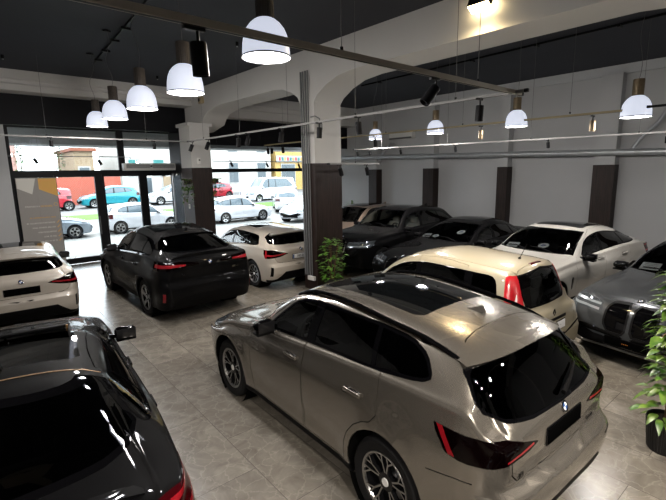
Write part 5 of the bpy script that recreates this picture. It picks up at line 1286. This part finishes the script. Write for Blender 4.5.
    names = ['leftmost spotlight of the long white track, beside the header end', 'spotlight of the long white track in front of the shopfront column', 'spotlight of the long white track just right of the shopfront column', 'white-lit spotlight of the long white track left of the middle column', 'spotlight with lit lens on the long white track immediately left of the middle column', 'small black spotlight of the long white track against the middle column', 'spotlight of the long white track right of the middle column', 'big black spotlight hanging near the right end of the long white track']
    for (y, aim, _, on), nm in zip(T2, names): spot((5.2, y, 3.68), aim, nm, 1.15, bool(on), 100 if y > 4 else 280, ang=70 if y > 4 else 115, rad=.06 if y > 4 else .14)
    for y, nm, on, aim in ((12.5, 'spotlight in the far bay just left of the middle column, highest of three', 1, (0, .2, -1)), (11.9, 'spotlight in the far bay between two others left of the middle column', 1, (.2, .1, -1)), (12.75, 'spotlight in the far bay over the white van outside', 0, (.3, .2, -1)),
                            (7.9, 'tilted spotlight of the warm-lit track right of the middle column', 0, (.2, .1, -1)), (4.95, 'brass-lit spotlight of the warm-lit track in mid air over the yellow car', 1, (.1, .1, -1)), (2.85, 'brass-lit spotlight of the warm-lit track near the rightmost pendant', 1, (.05, .0, -1))):
        spot((8.30 + (12.9 - y) * .03, y, 3.69), aim, nm, 1.1, bool(on), 160, mt=None if y > 7 else W['brass'], ang=80)
    for t, nm in ((.07, 'small lit spotlight above the duct near the right pilaster'), (.33, 'small lit spotlight above the duct near the second pilaster from the right'), (.60, 'small lit spotlight above the duct in the middle of the right wall'), (.80, 'small spotlight above the duct left of the wall air unit'), (.93, 'small glowing spotlight close to the middle column, right one of two'), (.985, 'small glowing spotlight close to the middle column, left one of two')):
        p = Vector((10.05, 1.5, 3.385)).lerp(Vector((8.95, 9.2, 3.405)), t); spot(p, (.35, .05, -1), nm, .72, True, 110, ang=85)
    for x, y, z, nm in ((1.9, 11.97, 3.68, 'lit spotlight on the upper thin track, left part of the shopfront'), (4.25, 12.0, 3.68, 'spotlight on the upper thin track over the open doorway')): spot((x, y, z), (0, .1, -1), nm, .9, x < 2, 60)
    for x, y, z, nm in ((1.94, 15.2, 3.39, 'small tilted spotlight at the left of the low shopfront track'), (3.62, 15.2, 3.35, 'small tilted spotlight right of centre on the low shopfront track'), (8.21, 15.2, 3.28, 'small spotlight on the right window track above the red car'), (9.82, 15.2, 3.25, 'small spotlight on the right window track above the white van'), (11.44, 15.2, 3.21, 'small spotlight on the right window track beside the middle column')):
        spot((x, y, z), (.5, 0, -1), nm, 1.0, False)
    for x, nm in ((6.75, 'black spotlight under the short track end, against the middle column'), (7.62, 'black spotlight under the short track end, right of the middle column')): spot((x, 7.41, 2.955), (.5, .2, -1), nm, 1.1, False)
    # warm floodlight on the arcade beam
    r = empty('floodlight', (6.21, 3.65, 5.19)); tag(r, 'warm glowing floodlight on the side of the white arched beam', 'floodlight')
    m = MB(); m.box(W['blk'], (-.06, 0, .03), (.10, .36, .22), rot=Euler((0, .5, 0)), bevel=.01); b = m.build('lamp_body', r)
    wl = pbr('flood_lens', (1, .9, .7), .3, emit=(1, .80, .45), es=14); m = MB(); m.box(wl, (-.035, 0, -.018), (.012, .32, .18), rot=Euler((0, .5 + 0, 0))); m.box(wl, (-.09, 0, -.085), (.14, .32, .01), rot=Euler((0, .5, 0))); m.build('lens', b)
    m = MB(); m.box(W['blk'], (.04, 0, .06), (.10, .05, .03)); m.build('wall_bracket', r)
    for e, rot, sz in ((300, Euler((0, .35, 0)), (.3, .2)),):
        ld = bpy.data.lights.new('flood_beam', 'SPOT'); ld.energy = 170; ld.color = (1, .74, .40); ld.spot_size = math.radians(165); ld.spot_blend = .9; ld.shadow_soft_size = .1
        lo = bpy.data.objects.new('flood_beam', ld); COL.objects.link(lo); lo.parent = r; lo.location = (-.16, 0, -.14); lo.rotation_euler = (0, .35, 0)
    # duct along the right wall
    r = empty('air_duct', (13.36, 5, 0)); tag(r, 'long galvanised round duct running along the right wall', 'air duct')
    m = MB(); m.cyl(W['galv'], (0, 10., 3.41), (0, -9, 3.02), .085, n=20); d = m.build('duct_pipe', r)
    for k in range(19):
        t = k / 18; z = 3.41 - .39 * t; y = 10 - 19 * t; m = MB(); m.lathe(W['galv'], [(.085, -.02), (.092, -.015), (.092, .015), (.085, .02)], (0, y, z), axis='Y', n=20); m.build('duct_collar', r)
    # AC unit
    r = empty('air_conditioner', (13.66, 11.3, 4.17)); tag(r, 'white split air conditioner high on the right wall', 'air conditioner')
    m = MB(); m.box(W['plastic'], (0, 0, 0), (.26, 1.15, .28), bevel=.04); m.build('housing', r); m = MB(); m.box(W['cable'], (-.12, 0, -.12), (.05, 1.1, .04), rot=Euler((0, .6, 0))); m.build('louvre', r)
    for yy, z1, lb in ((12.2, 3.85, 'grey cable bundle dropping down the wall left of the air conditioner'), (3.3, 4.2, 'pipe bend rising from the duct beside the right pilaster')):
        m = MB(); m.tube(W['galv'], [(13.5, yy + .2, 3.2), (13.58, yy + .05, 3.5), (13.66, yy - .3, 3.9), (13.7, yy - .45, z1)], .05, 10); tag(m.build('pipe'), lb, 'pipe')
    # air curtain over the door
    r = empty('air_curtain', (5.28, 15.42, 3.06)); tag(r, 'pale air curtain unit over the entrance doors', 'air curtain')
    m = MB(); m.box(W['plastic'], (0, 0, 0), (1.75, .26, .24), bevel=.02); m.build('housing', r)
    for s in (-1, 1):
        m = MB(); m.box(W['cable'], (s * .42, -.135, .02), (.76, .01, .13)); 
        for k in range(6): m.box(W['plastic'], (s * .42, -.142, -.035 + .022 * k), (.76, .006, .006))
        m.build('intake_grille', r)
    m = MB(); m.box(W['blk'], (0, -.136, .02), (.06, .01, .06)); m.build('control_panel', r)
    # pipes and cable box on the middle column
    r = empty('conduit', (6.26, 7.98, 0)); tag(r, 'grey cable conduits running down the middle column into a socket box', 'conduit')
    for y, rr in ((.15, .022), (.07, .018), (-.02, .02), (-.10, .014)): m = MB(); m.cyl(W['conduit'], (0, y, .35), (0, y, 5.0), rr, n=10); m.build('conduit_pipe', r)
    m = MB(); m.box(W['plastic'], (-.02, -.10, .30), (.07, .24, .10), bevel=.01); m.build('socket_box', r)
    m = MB(); m.box(W['conduit'], (.20, -.27, 3.80), (.10, .05, .14), bevel=.01); m.tube(W['conduit'], [(.0, -.17, 4.0), (.06, -.26, 4.02), (.18, -.27, 3.97), (.20, -.27, 3.87)], .014); m.build('junction_box', r)
    # small fittings on the shopfront column
    m = MB(); m.box(W['plastic'], (5.865, 13.75, 1.75), (.03, .10, .15), bevel=.006); m.box(W['blk'], (5.85, 13.75, 1.77), (.01, .04, .04)); tag(m.build('wall_switch'), 'white switch plate on the narrow brown part of the shopfront column', 'switch')
    m = MB(); m.box(W['plastic'], (6.13, 13.38, 3.2), (.11, .05, .20), bevel=.01); m.box(W['blk'], (6.13, 13.35, 3.23), (.05, .01, .05)); tag(m.build('wall_sensor'), 'white sensor box on the grey shopfront column', 'sensor')
    m = MB(); m.box(pbr('tan_box', (.45, .36, .22), .5), (6.24, 13.2, 5.05), (.12, .2, .2), bevel=.01); m.box(W['blk'], (6.175, 13.2, 5.05), (.01, .10, .10)); tag(m.build('junction_box'), 'tan junction box high on the beam above the shopfront column', 'junction box')
    # sprinkler heads / sensors on the ceiling
    for x, y, nm in ((1.28, 12.4, 'small black ceiling sensor at the upper left'), (4.69, 12.5, 'small black ceiling sensor near the shopfront end of the left pendants'), (4.84, 8.39, 'small black ceiling sensor right of the second pendant')):
        m = MB(); m.cyl(W['blk'], (x, y, H0 - .08), (x, y, H0), .03, n=12); m.cyl(W['galv'], (x, y, H0 - .095), (x, y, H0 - .08), .018, n=10); tag(m.build('ceiling_sensor'), nm, 'sensor')
    # advertising board in the left shop window
    r = empty('advertising_board', (1.98, 15.50, 0)); tag(r, 'grey advertising board with white and orange triangles in the left shop window', 'advertising board')
    gb = pbr('board_grey', (.36, .34, .32), .6); ow = pbr('board_white', (.8, .78, .72), .6); oo = pbr('board_orange', (.85, .48, .12), .6); ot = pbr('board_text_white', (.85, .83, .8), .6)
    for a, b2 in ((-.50, -.001), (.001, .50)): m = MB(); m.box(gb, ((a + b2) / 2, 0, 1.38), (b2 - a, .03, 2.76)); m.build('board_panel', r)
    m = MB(); m.prism(ow, [(-.49, 2.74), (-.02, 2.74), (-.14, 2.28), (-.49, 2.46)], -.024, -.018, 'XZ'); m.prism(oo, [(.04, 2.74), (.50, 2.74), (.50, 2.20), (.04, 2.42)], -.024, -.018, 'XZ'); m.build('printed_shapes', r)
    rn = random.Random(5)
    def word(mt, x0, x1, z, h, tick=False):
        m = MB(); x = x0
        while x < x1 - .01:
            w = rn.uniform(.016, .034)
            if rn.random() < .15: x += .02
            m.box(mt, (x + w / 2, -.02, z), (w * .45, .006, h)); m.box(mt, (x + w / 2 + .006, -.02, z + h * rn.choice((-.4, 0, .4))), (w * .8, .006, h * .22)); x += w + .006
        if tick: m.prism(oo, [(.38, z), (.40, z - .03), (.46, z + .04), (.46, z + .07), (.40, z)], -.023, -.018, 'XZ')
        m.build('text_line', r)
    word(ot, -.36, -.02, 1.92, .035); word(oo, .0, .33, 1.92, .05); word(oo, -.28, .36, 1.58, .035)
    for k in range(5): word(ot, -.38 + .13 * min(k, 3), .34, 1.42 - .14 * k, .04, True)
    m = MB(); m.lathe(oo, [(.045, 0), (.055, 0), (.055, .006), (.045, .006)], (.42, -.018, 1.96), rot=Euler((PI / 2, 0, 0)), n=20); m.build('printed_ring', r)

# ================================================================ THE STREET
def street():
    asp = pbr('asphalt', (.14, .14, .14), .85, noise=.12, nscale=3); pav = pbr('pavement', (.20, .20, .19), .8, noise=.08, nscale=4); gr = pbr('grass', (.07, .17, .02), .9, noise=.4, nscale=8); conc = pbr('concrete', (.30, .30, .30), .8, noise=.06)
    def G(name, mt, P): 
        m = MB(); m.face(mt, P); o = m.build(name); return struct(o)
    m = MB(); m.prism(pav, [(15.95, -.02), (19.5, -.06), (19.5, -.12), (26.5, -.10), (30.5, .30), (30.5, -1), (15.95, -1)], -60, 80, 'YZ'); struct(m.build('pavement_ground'))
    m = MB(); m.prism(asp, [(30.5, .28), (32, .52), (39.5, .58), (70, .7), (70, -1), (30.5, -1)], -60, 80, 'YZ'); struct(m.build('street_ground'))
    m = MB(); m.prism(gr, [(29.2, .18), (30.4, .40), (30.5, .36), (30.5, .1), (29.2, .0)], -20, 60, 'YZ'); o = m.build('grass_verge'); tag(o, 'narrow green grass verge between the parking bays and the street', 'grass', kind='stuff')
    # canopy above the shopfront outside
    m = MB(); m.prism(conc, [(15.85, 4.9), (15.85, 4.40), (17.2, 4.38), (17.2, 3.84), (17.8, 3.80), (17.8, 4.9)], -3, 17, 'YZ'); tag(m.build('canopy'), 'grey concrete canopy outside above the shop windows', 'canopy')
    # brick fence
    m = MB(); m.box(brick_red(), (4.6, 38.2, 1.65), (12.0, .3, 2.1)); fr = m.build('brick_fence'); tag(fr, 'bright red brick wall across the street behind the parked cars', 'wall')
    m = MB()
    for k in range(24): m.box(W['cable'], (-1.2 + .5 * k, 38.2, 2.85), (.05, .05, .5))
    m.box(W['cable'], (4.6, 38.2, 3.05), (12, .04, .04)); m.build('fence_railing', fr)
    wh = pbr('white_render', (.42, .41, .38), .9, noise=.03); ye = pbr('yellow_render', (.40, .27, .09), .9); tan = pbr('tan_render', (.26, .20, .13), .9); wg = pbr('street_window', (.06, .08, .09), .1); wf = pbr('window_surround', (.34, .34, .33), .7); tl = pbr('teal_shutter', (.02, .15, .14), .6); rt = pbr('roof_tile', (.2, .07, .04), .9)
    def house(lab, x0, x1, y, h, mt, wins, extra=None, roof=None, grp=None):
        r = empty('building', ((x0 + x1) / 2, y + 4, .5)); tag(r, lab, 'building', grp); cx = (x0 + x1) / 2
        m = MB(); m.box(mt, (0, 0, h / 2 - .5), (x1 - x0, 8, h + 1)); m.build('facade', r)
        for (x, z, w, hh, mm) in wins:
            m = MB(); m.box(wf, (x - cx, -4.02, z - .5), (w + .24, .10, hh + .24)); f = m.build('window_frame', r)
            m = MB(); m.box(mm, (x - cx, -4.09, z - .5), (w, .04, hh)); m.build('window_pane', f)
        m = MB(); m.box(roof or wf, (0, -.1, h + .1), (x1 - x0 + .5, 8.6, .3)); m.build('roof', r)
        return r, cx
    house('tan house with shuttered window beyond the red brick wall', 9.0, 10.6, 46, 4.6, tan, [(9.75, 2.9, .8, 1.3, wg)], roof=rt)
    house('small pink house at the far left beyond the red brick wall', -2, 4.9, 48, 6.6, pbr('pink_render', (.34, .20, .17), .9), [(2.5, 4.5, 1, 1.5, wg)], roof=rt)
    house('white apartment front with teal shutters behind the teal car', 13.0, 21.9, 46, 8.5, wh, [(14.2, 3.5, 1.0, 1.6, tl), (16.6, 3.5, 1.0, 1.6, tl), (19.2, 3.5, 1.6, 1.6, wg), (15.3, 1.5, .9, 2.0, wg), (17.5, 1.5, 1.1, 2.2, tan), (19.8, 1.5, .9, 2.0, wg), (21.3, 4.4, 1., 1.4, wg)])
    house('long white building with barred windows across the street', 22.3, 30.4, 46, 9, wh, [(25.2, 2.9, 1.1, 2.2, wg), (29.0, 2.9, 1.1, 2.2, wg), (25.2, 6.2, 1.1, 1.8, wg), (29., 6.2, 1.1, 1.8, wg)])
    r, cx = house('yellow shop building at the right end of the street', 31.1, 42, 46, 8, ye, [(33.0, 2.3, 2.0, 3.0, wg), (36.3, 2.3, 1.6, 3.0, wg), (39.4, 2.3, 1.6, 3.0, wg)])
    m = MB(); m.box(wf, (33.4 - cx, -4.2, 4.0), (4.6, .1, .8))
    for k in range(9): m.box([pbr('sign_red', (.35, .03, .03), .6), tl, ye][k % 3] if k < 3 else m.mats[1 + k % 3], (31.6 + .42 * k - cx, -4.27, 4.0), (.26, .04, .4))
    m.build('shop_sign', r)
    # trees
    tb = pbr('bark', (.12, .08, .05), .9); tg = leafmat('tree_leaf', (.03, .09, .02), (.08, .17, .03)); rn = random.Random(11)
    for x, y, h, lb in ((4.7, 43.5, 5.2, 'slender green tree beyond the brick wall, left one of two'), (7.3, 43, 5.4, 'slender green tree beyond the brick wall, right one of two')):
        r = empty('tree', (x, y, .6)); tag(r, lb, 'tree'); m = MB(); m.cyl(tb, (0, 0, 0), (0, 0, h * .8), .08, .03); m.build('trunk', r); m = MB()
        for k in range(260):
            t = rn.uniform(.25, 1); a = rn.uniform(0, 2 * PI); rr = .62 * (1.05 - t) * rn.uniform(.3, 1) + .05; leafmesh(m, tg, (rr * math.cos(a), rr * math.sin(a), t * h), (math.cos(a), math.sin(a), rn.uniform(-.3, .5)), .30, .18)
        m.build('crown', r)
# ================================================================ ASSEMBLY
mats_common()
M['sunglass'] = pbr('sunroof_glass', (.003, .0035, .004), .03, spec=.35)
M['street_glass'] = pbr('street_car_glass', (.10, .13, .15), .05)
R = math.radians
room(); fixtures(); plants(); street()
def put(rb, x, y, a, label, cat='car', z=0, group=None):
    r = rb[0]; r.location = (x, y, z); r.rotation_euler = (0, 0, R(a)); tag(r, label, cat, group); return r
silver = paint('bronze_silver_paint', (.235, .215, .188), .72, .27); black = paint('black_paint', (.002, .002, .0025), 0, .6, .45); cream = paint('cream_paint', (.44, .40, .35), .1, .35); white = paint('white_paint', (.31, .305, .29), 0, .35)
grey = paint('slate_grey_paint', (.038, .042, .047), .4, .35); champ = paint('champagne_paint', (.34, .26, .21), .5, .35); yell = paint('pale_yellow_paint', (.26, .23, .165), 0, .35)
bz = paint('dark_bronze_paint', (.10, .095, .08), .6, .3)
CARS = {}
hero = make_x1('car', silver, 'black'); hero[0].scale = (1, 1, 1.035); put(hero, 3.23, 3.27, 87.3, 'large bronze-silver utility car with black roof rails in the centre foreground')
x2 = make_x2('car', black); x2[0].scale = (1.03, 1.05, 1.045); put(x2, 3.64, 10.1, 90, 'glossy black coupe-style utility car facing the shopfront, seen from behind')
put(make_1er('car', cream), .90, 11.38, 86, 'cream hatchback at the left edge with a dark number plate, seen from behind')
put(make_1er('car', cream, 'KR 018'), 6.3, 10.50, 90, 'cream hatchback with a white number plate just left of the middle column')
r, nearB = nc = make_x4('car', black, open_roof=True, H=1.52); put(nc, .19, 4.50, 83, 'glossy black car filling the lower left corner, its sunroof open')
wc = make_x4('car', white); wc[0].scale = (1.05, 1.05, .985); put(wc, 9.86, 3.83, 172, 'white coupe-style utility car facing left against the right wall, cards behind its windscreen')
gc = make_x4('car', grey, dark=True); put(gc, 9.02, 1.14, 170, 'slate grey utility car with twin black grilles at the right edge, behind the potted plant')
sc = make_sedan('car', black); sc[0].scale = (1.15, 1.03, 1.06); put(sc, 10.25, 6.35, 178, 'low black car facing left between the yellow car and the tall black utility car')
put(make_bigsuv('car', black, M['cream']), 7.75 + 2.46, 8.72, 180, 'tall black utility car with cream seats, right of the middle column')
put(make_x1('car', champ, lod=1, seats=M['cream'], rails=False), 10.95, 11.1, 180, 'champagne utility car behind the tall black one, partly hidden by the middle column')
put(make_modus('car', yell), 5.88, 4.03, 88, 'pale yellow compact car with tall red tail lamps behind the silver car')
put(make_x1('car', bz, lod=1, rails=False), 2.18, -1.60, 90, 'dark bronze car showing only its bonnet edge behind the large silver car')
# price cards and stickers behind windscreens
def card(B, root, u, y, w, h, shape, ang=0, name='price_card', off=.035, lab=None):
    p, n = B.roof(u, y); p = p - n * off
    m = MB()
    if shape == 'rect': m.box(M['card'], (0, 0, 0), (w, h, .004))
    else: m.lathe(M['card'], [(0, -.002), (w / 2, -.002), (w / 2, .002), (0, .002)], n=24); 
    if shape != 'rect':
        for v in m.bm.verts: v.co.y *= h / w
        m.box(M['blue'], (0, 0, .0025), (w * .5, h * .16, .001)); m.box(M['blue'], (.0, h * .22, .0025), (w * .3, h * .1, .001))
    else:
        for k in range(4): m.box(M['rubber'], (0, h * (.3 - .2 * k), .0025), (w * .7, h * .04, .001))
    up = Vector((1, 0, 0)); R3 = frame_of(n, (-n.z, 0, n.x) if True else up) @ Matrix.Rotation(ang, 3, 'Z')
    m.xf(Matrix.Translation(p) @ R3.to_4x4()); return m.build(name, root)
for (rt, B), L in ((wc, [(1.72, -.52, .26, .16, 'rect', 0), (1.78, .12, .21, .15, 'oval', .3)]), (sc, [(1.70, -.60, .26, .13, 'rect', 0), (1.68, -.30, .18, .12, 'oval', .2), (1.88, .30, .20, .14, 'oval', .4)]), (gc, [(1.75, -.52, .28, .18, 'rect', 0)])):
    for a in L: card(B, rt, *a)
add_plate(gc[1], 'front', .40, M['plate'], '····', pbr('plate_orange', (.6, .22, .05), .5), w=.52)
end_text(gc[1], 'front', .30, .86, 'M', .05, M['chrome'])
# near car: rear-window seam strip with a bronze reflection painted in, roof fin, raised rim of the opened sunroof
m = MB(); pts = [nearB.roof(3.56 + .03 * (y / .6) ** 2, y)[0] + Vector((0, 0, .003)) for y in [-.60 + .1 * k for k in range(13)]]; m.tube(pbr('bronze_seam_reflection', (.30, .20, .12), .35, .8), pts, .004, 6); m.build('roof_seam_reflection', nc[0])
q, n = nearB.roof(3.38, 0); m = MB()
for s in (-1, 1): m.box(black, (q.x, s * .035, q.z + .022), (.10, .018, .05), rot=Euler((s * .35, .3, 0)), bevel=.008)
m.box(black, (q.x, 0, q.z + .006), (.13, .085, .014), bevel=.006); m.build('roof_antenna', nc[0])
q, n = nearB.roof(2.42, .0); m = MB()
m.box(M['chrome'], (q.x - .20, 0, q.z - .055), (.03, .80, .01), bevel=.003); m.box(M['matblack'], (q.x - .02, 0, q.z + .0), (.05, .98, .03), bevel=.006)
for s in (-1, 1): m.box(M['matblack'], (q.x - .22, s * .475, q.z - .01), (.42, .03, .04), bevel=.006)
m.box(pbr('bronze_bracket', (.35, .2, .08), .35, .7), (q.x - .12, -.46, q.z + .01), (.03, .014, .05), bevel=.003); m.build('sunroof_rim', nc[0])
# street cars
sw = paint('street_white_paint', (.42, .43, .45)); sg = paint('street_grey_paint', (.16, .19, .22), .4); tealp = paint('teal_paint', (.0, .20, .25)); redp = paint('red_paint', (.30, .004, .015)); 
put(make_city('car', sg, L=4.2, H=1.58), 2.9, 23.9, 0, 'grey-blue car outside with its front wheel showing behind the left shop door', z=-.09)
put(make_city('car', sw, H=1.50), 7.55, 23.9, 0, 'pale silver hatchback parked outside between the shop door posts', z=-.09)
put(make_city('car', sw, L=4.3, H=1.56), 13.15, 23.9, 0, 'white car parked outside right of the shopfront column', z=-.09)
put(make_city('car', sw, L=4.3, H=1.45), 16.6, 21.3, 205, 'white car outside whose windscreen shows right beside the middle column', z=-.07)
put(make_city('car', sw, L=4.0), 19.0, 27.0, 60, 'white hatchback outside with a red tail lamp in front of the van', z=.0)
put(make_city('car', tealp, L=4.0, H=1.52), 8.75, 34.6, 180, 'bright teal hatchback parked across the street', z=.56)
put(make_city('car', redp, L=3.6, H=1.55), 4.3, 33.8, 180, 'small bright red car across the street behind the advertising board', z=.55)
put(make_city('car', sw, L=4.1, H=1.50), 13.1, 33.8, 180, 'white hatchback parked across the street behind the last door post', z=.55)
put(make_city('car', redp, L=3.8, H=1.50), 17.6, 36.6, 180, 'red hatchback across the street right of the shopfront column', z=.57)
vb = make_city('van', sw, L=5.3, W=1.95, H=2.1, fo=.95, wb=3.2, tr=.33, arch=.37, nose=1.0, hood0=1.08, cowl_u=1.0, cowl=1.22, header_u=1.75, roofpk_u=2.6, roofend_u=5.0, roofend_z=2.02, gb_u=5.16, gb_z=1.3, tail_u=5.24, tail_z=1.1, belt0=1.15, belt1=1.2, roofw=.80, ledge=.03)
put(vb, 21.2, 32.6, 184, 'large white van parked across the street in the right window', 'van', z=.35)
# ---------------------------------------------------------------- light
w = bpy.data.worlds.new('overcast_sky'); SC.world = w; w.use_nodes = True; bg = w.node_tree.nodes['Background']; bg.inputs[0].default_value = (.86, .93, 1., 1); bg.inputs[1].default_value = 8.
sd = bpy.data.lights.new('daylight_sun', 'SUN'); sd.energy = 3.0; sd.angle = .3; sd.color = (1, .97, .92); so = bpy.data.objects.new('daylight_sun', sd); COL.objects.link(so); so.rotation_euler = (math.radians(-35), math.radians(15), 0)
cam = setcam()
SC.view_settings.exposure = 0.0
SC.cycles.max_bounces = 8; SC.cycles.transparent_max_bounces = 16; SC.cycles.caustics_reflective = False; SC.cycles.caustics_refractive = False; SC.cycles.sample_clamp_indirect = 4
